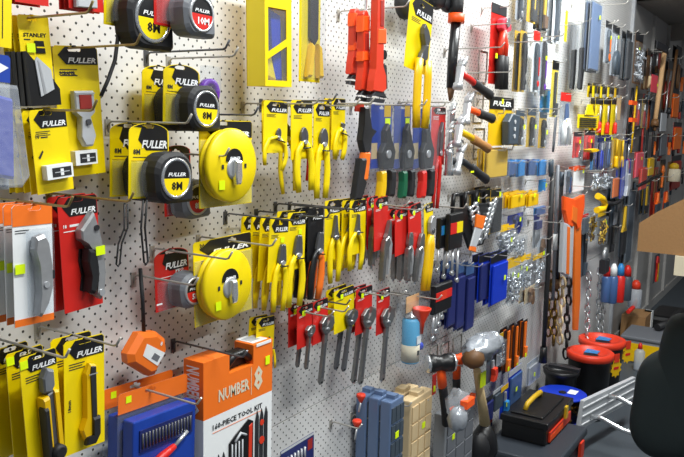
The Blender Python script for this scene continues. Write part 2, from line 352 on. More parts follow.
# ---- scraper card
r, w, h = card('scraper_card', 'tall yellow card with a clear handled scraper and razor pack', 'carded scraper', (52, 45), (97, 50), (63, 178), slot_o(h_sc, (74, 53)), None, h_sc, hh=.14)
MB().text('SCRAPER', w * .1, -h * .22, h * .028, 'dark', w=w * .36).build('product_name', r)
s = MB().rpoly([(w * .28, -h * .34), (w * .72, -h * .34), (w * .72, -h * .5), (w * .6, -h * .54), (w * .7, -h * .7), (w * .62, -h * .77), (w * .45, -h * .77), (w * .36, -h * .7), (w * .4, -h * .54), (w * .28, -h * .5)], -.016, -.001, 'lgrey', .003)
s.rpoly([(w * .36, -h * .37), (w * .64, -h * .37), (w * .64, -h * .48), (w * .36, -h * .48)], -.018, -.012, 'dred', .001).rect(w * .3, w * .7, -h * .365, -h * .355, 'steel', -.019).disc((w * .52, -h * .58), .005, -.02, -.014, 'dsteel'); s.build('scraper', r)
def razor(r, w, h, u, v, ww, hh):
    b = MB().box(w * u, w * (u + ww), -.014, -.001, -h * (v + hh), -h * v, 'white').build('blade_pack', r)
    x0, z1 = w * u, -h * v; W, Hh = w * ww, h * hh; m = MB()
    m.poly([(x0 + W * .2, z1 - Hh * .85), (x0 + W * .92, z1 - Hh * .85), (x0 + W * .92, z1 - Hh * .2), (x0 + W * .2, z1 - Hh * .2)], -.0146, -.014, 'dark').poly([(x0 + W * .5, z1 - Hh * .78), (x0 + W * .62, z1 - Hh * .78), (x0 + W * .62, z1 - Hh * .3), (x0 + W * .5, z1 - Hh * .3)], -.015, -.0146, 'white').rect(x0 + W * .28, x0 + W * .84, z1 - Hh * .56, z1 - Hh * .5, 'lgrey', -.0152).build('razor_print', b)
razor(r, w, h, .2, .8, .5, .11)
# ---- 10 piece blade cards
r, w, h = card('razor_blade_card', 'yellow card with a white pack of ten razor blades, below the blade dispensers', 'carded blades', (28.5, 110.5), (66, 111), (38, 195), slot_o(h_bl, (45, 114)), 'razor blade cards', h_bl, hh=.22)
MB().text('10', w * .1, -h * .34, h * .05, 'dark').rect(w * .24, w * .42, -h * .335, -h * .32, 'dark').build('piece_count', r)
MB().poly([(w * .12, -h * .56), (w * .24, -h * .48), (w * .26, -h * .5), (w * .16, -h * .58)], -.001, -.0002, 'dark').build('pictogram', r)
razor(r, w, h, .16, .66, .72, .17); stack(r, 5, .015, dx=-.002)
# ---- red cards at the top edge
r, w, h = card('tool_card', 'bottom of a red hanging card at the top edge, above the blade dispensers', 'carded tool', (12, -60), (46, -60), (15, 1.5), .1, 'red cards at top edge', body='red', style=None, lines=0); stack(r, 3, .01)
r, w, h = card('tool_card', 'bottom of a red hanging card at the top edge, above the scraper card', 'carded tool', (66, -60), (101, -60), (69, 8), .12, 'red cards at top edge', body='red', style=None, lines=0)
MB().rpoly([(w * .1, -h * .98), (w * .7, -h * .96), (w * .7, -h * .8), (w * .1, -h * .8)], -.012, -.001, 'lgrey', .002).build('blister', r); stack(r, 3, .012)

# ---- tape measures
def tape_card(label, TL, TR, BL, o, hk, s=.07, cx=.62, cz=.78, txt='8M', n=1, red=False, d=.045, grp=None):
    r, w, h = card('tape_measure', label, 'tape measure', TL, TR, BL, o, grp, hk, body='red' if red else 'yellow', style='arch', top='round', hh=.36, lines=0)
    s *= 1.12; m = MB(); m.text(txt if not red else 'PRO', w * (.1 if not red else .6), -h * .42, h * .075, 'dark' if not red else 'white'); m.rect(w * .1, w * .6, -h * .46, -h * .45, 'dark' if not red else 'white'); m.rect(w * .05, w * .95, -h * .5, -h * .495, 'gold' if not red else 'dred'); m.build('small_print', r)
    tape_body(r, w * cx, -h * cz, s, 'rubber' if not red else 'grey', 'yellow' if not red else 'red', txt, txc='black' if not red else 'white', ring='chrome' if not red else 'steel')
    MB().rpoly([(w * .02, -h * .97), (w * .98, -h * .97), (w * .98, -h * .5), (w * .02, -h * .5)], -.02, -.001, 'clear', .003).build('blister', r)
    MB().rect(w * .62, w * .62 + .016, -h * .44 - .014, -h * .44, 'sticker', -.0014).build('price_sticker', r)
    return r
r = tape_card('black eight metre tape measure on a yellow card, at the top edge', (104, -45), (140, -43), (104, 24), .12, None, .085, cx=.82, cz=.86)
r = tape_card('black eight metre tape measure on a yellow card beside the purple ring pack', (163.6, 62), (200, 66), (163, 124), slot_o(h_t3, (180, 55)), h_t3, .074, cx=.68, cz=.72, grp='paired tape measures'); stack(r, 2, .055)
r = tape_card('large black tape measure on yellow card, middle of left bay', (129, 122), (169, 127), (128.5, 199), slot_o(h_t4, (148, 123)), h_t4, .079, cx=.72, cz=.72, grp='paired tape measures in the middle'); stack(r, 2, .05)
r = tape_card('grey ten metre tape measure with red badge at the top edge', (154, -45), (192, -43), (154, 24), .17, None, .064, cx=.72, cz=.8, txt='10M', red=True)
r = tape_card('grey eight metre tape measure with red badge, right of the middle tape pair', (163, 146), (190, 143), (165, 217), .045, h_r8, .066, cx=.6, cz=.76, red=True)
r = tape_card('small grey five metre tape measure with red badge, left of the lower reel tape', (154, 252), (188, 244), (156, 313), slot_o(h_5m, (170, 249)), h_5m, .06, cx=.66, cz=.68, txt='5M', red=True)
for px, tl, nm, o in (((119, 30), (101, 95), 'long black strap hanging from the top tape measure', .13),):
    p = [P(119, 28, o), P(115, 60, o), P(108, 80, o), P(101, 96, o)]; c = p[0]; t = thing('wrist_strap', nm, 'strap', c); MB().tube([q - c for q in p], .0035, 'rubber', 6).build('cord', t)
strap([(126, 204), (126, 228), (120, 244), (118, 264)], .19, .0022, 'thin black strap loop hanging from the red knife hook')
strap([(145, 200), (143, 228), (146, 262)], .14, .0028, 'black strap loop hanging below the middle tape pair')
# purple ring in clear pack
c = P(209, 92, .1); t = thing('hole_saw_ring', 'purple ring in a clear pack behind the tape pair beside it', 'ring', c, None)
MB().lathe((0, 0, 0), (0, -1, 0), [(.022, -.008), (.026, -.006), (.026, .006), (.022, .008), (.013, .006), (.013, -.006)], 'purple', 24).build('ring', t)
MB().rpoly([(-.025, .0), (.025, 0), (.022, .05), (-.02, .05)], -.012, .006, 'clear', .002).build('pack', t)
# ---- reel tapes
def reel(label, TL, TR, BL, hk, slot, dc, dr):
    o = slot_o(hk, slot); r, w, h = card('reel_tape_measure', label, 'tape measure', TL, TR, BL, o, 'open reel tapes', hk, body='yellow', hh=.2, lines=2)
    MB().text('30', w * .1, -h * .1, h * .07, 'dark').build('length_print', r)
    q = r.matrix_basis.inverted() @ P(*dc, o + .032); cx, cz = q.x, q.z; R = dr
    MB().lathe((cx, -.002, cz), (0, -1, 0), [(R * .9, 0), (R * .96, .006), (R * .96, .01), (R * .9, .012), (R * .9, .018), (R, .02), (R * 1.0, .028), (R * .95, .032), (R * .3, .033)], 'yellow', 40).build('reel_case', r)
    m = MB(); n = 12; m.poly([(cx + R * .34 * math.cos(math.pi * i / n), cz + R * .12 + R * .34 * math.sin(math.pi * i / n)) for i in range(n + 1)], -.037, -.034, 'black'); m.text('FULLER', cx - R * .2, cz + R * .15, R * .09, 'white', -.0374, w=R * .42, shear=.2)
    m.rect(cx - R * .5, cx - R * .42, cz - R * .08, cz + R * .04, 'dark', -.036).rect(cx + R * .42, cx + R * .5, cz - R * .08, cz + R * .04, 'dark', -.036); m.build('face_print', r)
    m = MB().lathe((cx, -.034, cz - R * .08), (0, -1, 0), [(R * .3, 0), (R * .3, .003), (R * .22, .004)], 'steel', 24).rpoly([(cx - .006, cz - R * .5), (cx + .006, cz - R * .5), (cx + .009, cz - R * .3), (cx + .007, cz + R * .14), (cx - .007, cz + R * .14), (cx - .009, cz - R * .3)], -.05, -.037, 'chrome', .003); m.build('winder', r)
    MB().rpoly([(w * .0, -h * .99), (w * 1.0, -h * .99), (w * 1.0, -h * .22), (w * .0, -h * .22)], -.004, -.001, 'clear', .002).build('blister', r)
    MB().rect(cx - R * .62, cx - R * .62 + .016, cz - R * .62, cz - R * .62 + .018, 'sticker', -.037).build('price_sticker', r)
reel('upper yellow open reel tape measure on a clear fronted yellow card', (199, 120), (252, 114), (199.5, 209), h_ru, (223, 121), (233, 165.5), .073)
reel('lower yellow open reel tape measure on a clear fronted yellow card', (193, 243), (251, 230.5), (195, 328), h_rl, (232, 240), (229, 284.5), .074)
# ---- orange dangling tape measure
o = .05; c = P(139, 352, o); t = thing('tape_measure', 'orange tape measure dangling on a black strap above the bit sets', 'tape measure', c)
q = lambda px, py: ((P(px, py, o) - c).x, (P(px, py, o) - c).z)
MB().rpoly([q(*p) for p in ((131, 331), (148, 329.5), (157, 337), (158.5, 348), (147, 372), (141, 374), (120, 361), (119, 352))], -.03, .004, 'orange', .009).build('case', t)
MB().poly([q(*p) for p in ((136, 341), (154, 350), (146.5, 363), (132, 353))], -.031, -.0302, 'white').poly([q(*p) for p in ((143.5, 350), (149, 353.5), (146, 359), (140, 355.5))], -.0314, -.031, 'grey').build('paper_label', t)
MB().text('8', *q(149, 343), .009, 'white', -.0306, rot=-.35).rect(q(141, 0)[0], q(147, 0)[0], q(0, 340)[1], q(0, 338)[1], 'white', -.0308).build('brand_print', t)
MB().tube([(*q(139.5, 331)[:1], -.012, q(139.5, 331)[1]), (q(139, 300)[0], -.01, q(139, 300)[1]), (q(138, 268)[0], -.006, q(138, 268)[1])], .004, 'rubber', 6).build('strap', t)
# ---- orange and white knives
o = slot_o(h_ok, (34, 204)); r, w, h = card('utility_knife_card', 'white card with orange header holding a grey utility knife, left edge', 'carded knife', (11.6, 206), (51.5, 202), (15, 328), o, 'grey utility knives', h_ok, body='white', hdr='orange', hh=.17, style='full', title=None, lines=0)
MB().text('NUMBER', w * .14, -h * .13, h * .03, 'lgrey', w=w * .42).text('8', w * .66, -h * .14, h * .05, 'white').rect(0, w, -h, -h * .94, 'orange').rect(w * .06, w * .4, -h * .21, -h * .203, 'dark').rect(w * .06, w * .32, -h * .23, -h * .224, 'dark').build('print', r)
MB().rpoly([(w * .42, -h * .26), (w * .62, -h * .24), (w * .72, -h * .3), (w * .8, -h * .5), (w * .8, -h * .7), (w * .68, -h * .84), (w * .52, -h * .93), (w * .44, -h * .92), (w * .5, -h * .75), (w * .48, -h * .5), (w * .38, -h * .36)], -.02, -.001, 'cast', .004).disc((w * .62, -h * .66), .005, -.022, -.018, 'steel').box(w * .78, w * .84, -.02, -.006, -h * .62, -h * .55, 'dark').build('knife', r)
MB().rpoly([(w * .3, -h * .92), (w * .92, -h * .92), (w * .92, -h * .2), (w * .3, -h * .2)], -.014, -.001, 'clear', .003).build('blister', r)
MB().rect(w * .02, w * .26, -h * .56, -h * .48, 'sticker', -.003).build('price_sticker', r); stack(r, 3, .022, dx=.0)
# ---- red hooked knives
o = slot_o(h_rk, (76, 197)); r, w, h = card('utility_knife_card', 'red card holding a grey and black hooked utility knife', 'carded knife', (57, 198.5), (96.5, 195), (65, 314), o, 'grey and black knives', h_rk, body='red', hh=.17, style='chev', lines=0)
MB().text('PRO', w * .7, -h * .23, h * .035, 'white', shear=.15).text('18', w * .1, -h * .265, h * .032, 'white').rect(w * .26, w * .5, -h * .26, -h * .24, 'white').rect(w * .1, w * .5, -h * .3, -h * .292, 'white').build('print', r)
MB().rpoly([(w * .56, -h * .2), (w * .7, -h * .14), (w * .82, -h * .3), (w * .9, -h * .5), (w * .92, -h * .7), (w * .86, -h * .86), (w * .78, -h * .93), (w * .66, -h * .88), (w * .74, -h * .7), (w * .66, -h * .5), (w * .5, -h * .4), (w * .36, -h * .36), (w * .36, -h * .28)], -.022, -.001, 'cast', .004).disc((w * .72, -h * .28), .005, -.025, -.02, 'dark').disc((w * .76, -h * .86), .006, -.025, -.02, 'steel').build('knife_body', r)
MB().rpoly([(w * .48, -h * .45), (w * .66, -h * .47), (w * .7, -h * .62), (w * .68, -h * .76), (w * .56, -h * .86), (w * .44, -h * .83), (w * .5, -h * .7), (w * .44, -h * .56)], -.027, -.004, 'rubber', .004).build('grip', r)
MB().rect(w * .62, w * .86, -h * .52, -h * .44, 'sticker', -.028).build('price_sticker', r); stack(r, 2, .024, dx=-.002)
# ---- snap-off knives
o = slot_o(h_cl, (38, 352)); r, w, h = card('snap_off_knife_card', 'yellow card holding a heavy black and yellow snap-off knife, bottom left', 'carded knife', (19, 359), (56, 349), (29, 470), o, 'heavy snap-off knives', h_cl, hh=.15, sticker=(.0, .03, .013))
MB().rpoly([(w * .42, -h * .21), (w * .54, -h * .13), (w * .72, -h * .16), (w * .72, -h * .3), (w * .62, -h * .36), (w * .42, -h * .34)], -.018, -.001, 'grey', .003).build('blade_guard', r)
MB().rpoly([(w * .34, -h * .38), (w * .5, -h * .37), (w * .5, -h * .98), (w * .38, -h * .98)], -.022, -.001, 'yellow2', .003).rpoly([(w * .64, -h * .33), (w * .76, -h * .34), (w * .78, -h * .9), (w * .66, -h * .95)], -.022, -.001, 'yellow2', .003).rpoly([(w * .32, -h * .46), (w * .42, -h * .46), (w * .44, -h * .98), (w * .34, -h * .98)], -.025, -.006, 'rubber', .003).build('grip', r)
MB().rpoly([(w * .5, -h * .36), (w * .64, -h * .34), (w * .67, -h * .95), (w * .52, -h * .97)], -.018, -.001, 'dsteel', .002).build('blade', r)
MB().lathe((w * .58, -.02, -h * .88), (0, -1, 0), [(.012, 0), (.012, .01), (.008, .013)], 'rubber', 16).build('lock_wheel', r)
stack(r, 3, .034, dx=-.001)
o = slot_o(h_cr, (85, 342)); r, w, h = card('snap_off_knife_card', 'yellow card holding a slim yellow snap-off knife with black slider', 'carded knife', (63.5, 343), (104, 333), (65, 457), o, 'slim snap-off knives', h_cr, hh=.17)
MB().rpoly([(w * .42, -h * .3), (w * .52, -h * .22), (w * .66, -h * .24), (w * .7, -h * .8), (w * .64, -h * .9), (w * .42, -h * .92), (w * .32, -h * .8), (w * .42, -h * .7)], -.014, -.001, 'yellow2', .003).build('knife_body', r)
MB().rpoly([(w * .5, -h * .3), (w * .52, -h * .24), (w * .63, -h * .25), (w * .65, -h * .72), (w * .54, -h * .73)], -.0165, -.01, 'dark', .001).rect(w * .45, w * .66, -h * .315, -h * .305, 'steel', -.017).build('blade', r)
MB().rpoly([(w * .54, -h * .7), (w * .72, -h * .7), (w * .72, -h * .86), (w * .6, -h * .94), (w * .36, -h * .93), (w * .4, -h * .86), (w * .54, -h * .86)], -.02, -.008, 'rubber', .003).build('slider', r)
MB().text('18mm', w * .16, -h * .62, h * .035, 'dark', rot=math.pi / 2).build('size_print', r)
stack(r, 2, .03, dx=-.001)
# ---- orange header bit sets
o = slot_o(h_bs, (150, 393)); r, w, h = card('bit_set_card', 'blue cased bit set on an orange header card, beside the tool kit box', 'bit set', (118, 395), (187, 378.5), (117, 480), o, 'blue bit sets', h_bs, body='clear', hdr='orange', hh=.24, style='full', title=None, lines=0, sticker=(.1, .05, .013))
MB().text('NUMBER 8', w * .55, -h * .12, h * .05, 'cream', w=w * .36).build('print', r)
x0, x1, z0, z1 = w * .06, w * .98, -h * 1.3, -h * .3
MB().box(x0, x1, -.03, -.001, z0, z1, 'blue').build('case', r, bevel=.003)
m = MB().box(x0 + .014, x1 - .012, -.033, -.029, z1 - .062, z1 - .02, 'navy')
for k in range(16): xx = x0 + .02 + k * (x1 - x0 - .04) / 15; m.tube([(xx, -.034, z1 - .055), (xx, -.034, z1 - .026)], .0022, 'dsteel', 6)
m.build('bit_rack', r)
MB().tube([(x0 + .03, -.036, z1 - .1), (x0 + .07, -.036, z1 - .085), (x0 + .1, -.036, z1 - .075)], [.009, .009, .006], 'red', 10).tube([(x0 + .1, -.036, z1 - .075), (x1 - .03, -.036, z1 - .055)], .004, 'steel', 8).build('driver', r)
stack(r, 2, .04, dx=-.002)

# ================================================================== tools
def loc(root, px, py, o): q = root.matrix_basis.inverted() @ P(px, py, o); return q.x, q.z
def xfm(top, bot, y, K=1.):
    a = Vector((top[0], 0, top[1])); b = Vector((bot[0], 0, bot[1])); z = a - b; L = z.length; z.normalize(); x = Vector((z.z, 0, -z.x)) * K; M = Matrix.Identity(4)
    for i in range(3): M[i][0] = x[i]; M[i][1] = (0, 1, 0)[i]; M[i][2] = z[i]
    M.translation = Vector((top[0], y, top[1])); return M, L
def _xf(s, T): s.v = [T @ v for v in s.v]; return s
MB.xf = _xf
def _sc(pts, L, sx=1): return [(a * L * sx, b * L) for a, b in pts]
def mir(pts): return [(-a, b) for a, b in pts][::-1]
JAWS = dict(combo=[(.0, 0), (.03, 0), (.045, -.08), (.052, -.17), (.06, -.25), (.05, -.31), (.0, -.31)],
            long=[(.0, 0), (.01, 0), (.022, -.12), (.036, -.24), (.055, -.31), (.045, -.37), (.0, -.37)],
            side=[(.0, 0), (.02, -.01), (.05, -.07), (.062, -.14), (.055, -.22), (.04, -.26), (.0, -.26)],
            end=[(.0, 0), (.06, 0), (.07, -.03), (.045, -.1), (.04, -.2), (.0, -.2)])
def pliers(root, top, bot, y, jaw='combo', col='yellow', col2=None, metal='dsteel', spread=.085, fat=.03, flare=0):
    T, L = xfm(top, bot, y, 1.55); J = JAWS[jaw]; zp = J[-1][1] * L * .88; th = .045 * L
    for sgn in (1, -1):
        p = _sc(J, L); p = p if sgn > 0 else mir(p)
        MB().rpoly(p, -th, 0, metal, .0015).xf(T).build('jaw', root)
    MB().disc((0, zp), .032 * L, -th - .003, .002, 'steel' if metal != 'steel' else 'dsteel', 16).xf(T).build('pivot', root)
    for sgn in (1, -1):
        ex = spread * (.8 + flare); pts = [(sgn * .018 * L, -th / 2, zp + .01 * L), (sgn * spread * .75 * L, -th / 2, zp - .12 * L), (sgn * spread * L, -th / 2, -.62 * L), (sgn * spread * .95 * L, -th / 2, -.8 * L), (sgn * ex * L, -th / 2, -L)]
        MB().tube(pts, [fat * L * .8, fat * L * .9, fat * L, fat * L, fat * L * .85], col if sgn < 0 or not col2 else col2, 8, .75).xf(T).build('handle', root)
    return T, L
def tie(root, top, bot, y, v, w=.02):
    T, L = xfm(top, bot, y); MB().tube([(-w, -.012, -v * L), (0, -.014, -v * L), (w, -.012, -v * L)], .0018, 'black', 6).xf(T).build('cable_tie', root)
def wrench(root, top, bot, y, metal='toolsteel', shank=.032, head=.16):
    "adjustable wrench: open head, movable jaw, knurl, tapering shank with a hole"
    T, L = xfm(top, bot, y, 1.5); h = head
    MB().rpoly(_sc([(.2 * h, 0), (.62 * h, -.15 * h), (.75 * h, -.75 * h), (.5 * h, -1.3 * h), (.2 * h, -1.7 * h), (-.25 * h, -1.7 * h), (-.55 * h, -1.25 * h), (-.6 * h, -1.0 * h), (-.1 * h, -.95 * h), (.12 * h, -.5 * h)], L), -.012, 0, metal, .003).xf(T).build('head', root)
    MB().rpoly(_sc([(-.1 * h, -.12 * h), (-.35 * h, -.18 * h), (-.68 * h, -.7 * h), (-.62 * h, -.98 * h), (-.14 * h, -.92 * h), (-.16 * h, -.5 * h)], L), -.013, -.001, metal, .002).xf(T).build('movable_jaw', root)
    MB().lathe((-.1 * h * L, -.011, -1.2 * h * L), (1, 0, -.3), [(.2 * h * L * .6, -.016 * L), (.2 * h * L * .6, .03 * L)], 'steel', 12).xf(T).build('worm_screw', root)
    s_ = shank; MB().rpoly(_sc([(-.2 * h, -1.6 * h), (.18 * h, -1.6 * h), (s_ * .8, -.5), (s_, -.97), (s_ * .5, -1), (-s_ * .5, -1), (-s_, -.97), (-s_ * .8, -.5)], L), -.009, -.001, metal, .003).disc((0, -.965 * L), s_ * L * .5, -.0094, -.0088, 'hole', 12).rpoly(_sc([(-s_ * .35, -.4), (s_ * .35, -.4), (s_ * .5, -.9), (-s_ * .5, -.9)], L), -.0095, -.0085, 'dsteel', .0003).xf(T).build('shank', root)
def lockpliers(root, top, bot, y, long=False):
    T, L = xfm(top, bot, y, 1.5); j = JAWS['long' if long else 'combo']
    for sg in (1, -1):
        p = _sc([(a * 1.1, b * .9) for a, b in j], L); MB().rpoly(p if sg > 0 else mir(p), -.012, 0, 'toolsteel', .002).xf(T).build('jaw', root)
    MB().rpoly(_sc([(-.02, -.25), (-.09, -.32), (-.1, -.5), (-.075, -.95), (-.02, -.95), (-.04, -.5), (.02, -.34)], L), -.016, -.001, 'toolsteel', .003).xf(T).build('handle', root)
    MB().rpoly(_sc([(.02, -.25), (.07, -.35), (.08, -.6), (.06, -.86), (.03, -.86), (.035, -.6), (.0, -.4)], L), -.014, -.002, 'steel', .003).xf(T).build('lever', root)
    MB().lathe((-.045 * L, -.008, -.93 * L), (0, 0, -1), [(.022 * L, 0), (.022 * L, .07 * L)], 'chrome', 12).xf(T).build('adjusting_screw', root)
def pc(label, TL, TR, BL, o, hk, ttop, tbot, jaw='combo', n=1, d=.022, grp=None, ty=-.002, col='yellow', **k):
    "carded pliers; tool given by the pixels of jaw tip and handle ends"
    r, w, h = card(k.pop('name', 'carded_pliers'), label, k.pop('cat', 'pliers'), TL, TR, BL, o, grp, hk, hh=k.pop('hh', .22), body=k.pop('body', 'yellow'), sticker=k.pop('sticker', None), lines=k.pop('lines', 3))
    dx = k.pop('dx', 0); a = loc(r, *ttop, o); b = loc(r, *tbot, o)
    pliers(r, a, b, ty, jaw, col, **k); tie(r, a, b, ty, .32, .014)
    if n > 1: stack(r, n, d, dx=-.001)
    return r
def wc(label, TL, TR, BL, o, hk, ttop, tbot, body='red', n=1, d=.024, metal='toolsteel', grp=None, sticker=(.3, .12, .013)):
    r, w, h = card('adjustable_wrench_card', label, 'wrench', TL, TR, BL, o, grp, hk, body=body, hh=.2, lines=2, sticker=sticker)
    wrench(r, loc(r, *ttop, o), loc(r, *tbot, o), -.002, metal); 
    if n > 1: stack(r, n, d, dx=-.001)
    return r

# ---- tool kit box
o1 = .12; M, w, h = frame((203.4, 363.4), (272.6, 343), (203.4, 475), o1); dp = .055
t = thing('tool_kit_box', 'large orange and white tool kit carton with cut-out carry handle', 'box', M)
h = .34; nx0, nx1, nz = w * .35, w * .7, -.043; sp = h * .36
out = [(0, -h), (w, -h), (w, .0), (nx1, 0), (nx1, nz), (nx0, nz), (nx0, 0), (0, 0)]
b = MB().poly([(0, -h), (w, -h), (w, -sp), (0, -sp)], 0, dp, 'white')
b.build('carton_lower', t)
MB().poly([(0, -sp), (w, -sp), (w, 0), (nx1, 0), (nx1, nz), (nx0, nz), (nx0, 0), (0, 0)], 0, dp, 'orange').build('carton_upper', t)
MB().box(nx0 + .002, nx1 - .002, .02, dp - .01, nz, -.012, 'black').tube([(nx0, .012, nz + .012), ((nx0 + nx1) / 2 - .015, .01, -.012), ((nx0 + nx1) / 2 + .015, .01, -.012), (nx1, .012, nz + .012)], .009, 'black', 8).build('carry_handle', t)
m = MB().text('NUMBER', w * .2, -sp + .026, .027, 'cream', -.0008, w=w * .44).text('8', w * .71, -sp + .016, .056, 'cream', -.0008, w=.03).rect(w * .665, w * .672, -sp + .012, -sp + .075, 'cream', -.0008)
m.text('160-PIECE TOOL KIT', w * .12, -sp - .03, .013, 'dark', -.0008, w=w * .72).rect(w * .12, w * .84, -sp - .036, -sp - .035, 'orange', -.0008); m.build('front_print', t)
TS = Matrix(((0, 1, 0, 0), (1, 0, 0, 0), (0, 0, 1, 0), (0, 0, 0, 1)))   # side face at x = 0
def side_text(s_, z, y, hgt, wd, mat): # reads downwards on the -x side
    vs, fs, x0, x1, z0, z1 = text_mesh(s_, 0); k = hgt / (z1 - z0); kx = wd / (x1 - x0)
    return [Vector((-.0008, y - (v.y - z0) * k, z - (v.x - x0) * kx)) for v in vs], fs
m = MB()
for s_, z, y, hg, wd, mt in (('NUMBER', -.012, .047, .036, .072, 'white'), ('8', -.09, .047, .036, .024, 'white'), ('160-PIECE TOOL KIT', -sp - .02, .042, .018, .17, 'dark')):
    vs, fs = side_text(s_, z, y, hg, wd, mt); MB().add(vs, fs, mt).build('side_print', t)
MB().rpoly([(w * .74, .0005), (w * .97, .0005), (w * .97, -.006), (w * .74, -.006)], -.0016, 0, 'white', .0004).box(w * .74, w * .97, .01, .06, 0, .001, 'white').box(w * .77, w * .9, .02, .05, .001, .0014, 'lgrey').build('barcode_label', t)
m = MB(); mz = -sp - .075
m.rpoly([(w * .34, mz - .12), (w * .7, mz - .12), (w * .7, mz + .025), (w * .62, mz + .035), (w * .42, mz + .012), (w * .34, mz)], -.002, 0, 'black', .001)
for u in (.1, .17, .24): m.rpoly([(w * u, mz - .12), (w * (u + .055), mz - .12), (w * (u + .055), mz - .03), (w * (u + .03), mz - .012), (w * u, mz - .03)], -.002, 0, 'dark', .001).rpoly([(w * (u + .01), mz - .07), (w * (u + .045), mz - .07), (w * (u + .045), mz - .035), (w * (u + .01), mz - .035)], -.003, -.001, 'redorange', .0006)
for u in (.73, .80, .87): m.rpoly([(w * u, mz - .12), (w * (u + .055), mz - .12), (w * (u + .055), mz + .03), (w * (u + .03), mz + .045), (w * u, mz + .02)], -.002, 0, 'dark', .001)
m.rpoly([(w * .62, mz - .11), (w * .67, mz - .11), (w * .68, mz + .022), (w * .63, mz + .018)], -.003, -.001, 'redorange', .001).disc((w * .83, mz - .03), .009, -.003, -.002, 'redorange').disc((w * .83, mz + .012), .007, -.003, -.002, 'redorange')
for k in range(4): m.tube([(w * (.38 + .05 * k), -.003, mz - .005), (w * (.38 + .05 * k), -.003, mz - .1)], .0018, 'lgrey', 6)
m.tube([(w * .42, -.0035, mz - .002), (w * .5, -.0035, mz + .012), (w * .58, -.0035, mz + .002)], .003, 'lgrey', 6); m.build('product_picture', t)
MB().rect(w * .88, w * .88 + .015, -.055, -.035, 'sticker', -.002).build('price_sticker', t)
h_kit = hook((241, 355), 'dark wire hook end reaching through the handle of the tool kit carton', L=.19, mat='dsteel')

# ---- yellow boxed saw set and scissors at the top
o1 = .12; M, w, h = frame((264, -40), (291, -40), (265, 86), o1); t = thing('tool_box_pack', 'yellow window box holding blue and yellow tools, top edge left of the scissors card', 'boxed tool', M)
W1 = [(w * .12, -h * .72), (w * .8, -h * .6), (w * .8, -h * .36), (w * .12, -h * .36)]; W2 = [(w * .1, -h * .95), (w * .82, -h * .95), (w * .82, -h * .66), (w * .1, -h * .78)]
outl = [(0, -h), (w, -h), (w, 0), (0, 0)]
MB().plate([outl, W1, W2], -.001, .0, 'yellow').box(0, .001, 0, .05, -h, 0, 'yellow').box(w - .001, w, 0, .05, -h, 0, 'yellow').box(0, w, 0, .05, -h, -h + .001, 'yellow').box(0, w, .048, .05, -h, 0, 'yellow2').build('window_carton', t)
MB().plate([outl], .0012, .0016, 'clear').build('window_film', t)
MB().rpoly([(w * .14, -h * .9), (w * .6, -h * .95), (w * .4, -h * .74), (w * .16, -h * .74)], .012, .03, 'yellow', .003).build('tool_grip', t); MB().rpoly([(w * .55, -h * .95), (w * .85, -h * .95), (w * .8, -h * .4), (w * .4, -h * .36)], .015, .035, 'royal', .003).build('tool_case', t)
r, w, h = card('scissors_card', 'yellow card with black bladed yellow handled scissors at the top edge', 'scissors', (300, -30), (321, -30), (299, 81), .1, style=None, lines=0)
MB().rpoly([(w * .38, -h * .6), (w * .62, -h * .66), (w * .78, -h * .6), (w * .78, -h * .1), (w * .38, -h * .1)], -.008, -.001, 'dark', .002).build('blade', r)
for a, b in ((.3, .18), (.62, .75)): MB().rpoly([(w * (a + .1), -h * .64), (w * (a + .22), -h * .66), (w * (b + .2), -h * .96), (w * b, -h * .96)], -.016, -.001, 'yellow2', .004).build('handle', r)
MB().rpoly([(w * .05, -h * .98), (w * .95, -h * .98), (w * .95, -h * .05), (w * .05, -h * .05)], -.02, -.001, 'clear', .003).build('blister', r)

# ---- pliers row 1
hk1 = hook((314, 102), 'wire hook of the leftmost yellow cutters in the upper pliers row')
hk2 = hook((331, 99), 'wire hook of the second yellow pliers card in the upper row', mat='dsteel')
hk3 = hook((354, 104), 'wire hook of the third yellow pliers card in the upper row')
hk4 = hook((369, 102), 'wire hook of the end cutting pliers in the upper row')
r = pc('flush cutters with wide bowed yellow handles, leftmost of the upper pliers row', (264, 100), (288, 100), (263, 153), .12, None, (278, 128), (272, 168), 'side', 1, col='yellow', spread=.28, fat=.05)
r = pc('long yellow handled cutters hanging behind the leftmost flush cutters', (262, 100), (284, 101), (262, 152), .09, None, (283, 122), (287, 192), 'side', 1, spread=.11, metal='dsteel')
r = pc('side cutters with slightly open yellow handles on second card of upper row', (291, 100), (312.5, 101), (291, 160), .12, None, (302, 127), (303, 191), 'side', 1, spread=.13, fat=.05)
r = pc('red handled pliers behind the second card of the upper row', (296, 102), (312, 103), (295, 158), .08, None, (301, 125), (300, 181), 'combo', 1, col='red', spread=.13)
r = pc('slim side cutters with straight yellow handles on third card of upper row', (314, 103), (330, 103), (313, 161), .12, None, (322, 128), (319, 198), 'side', 1, spread=.085, fat=.045)
r = pc('end cutting pliers with short yellow handles, rightmost of the upper row', (332, 98), (345.5, 98), (331, 150), .11, None, (342, 123), (337, 158), 'end', 2, spread=.16, fat=.07)
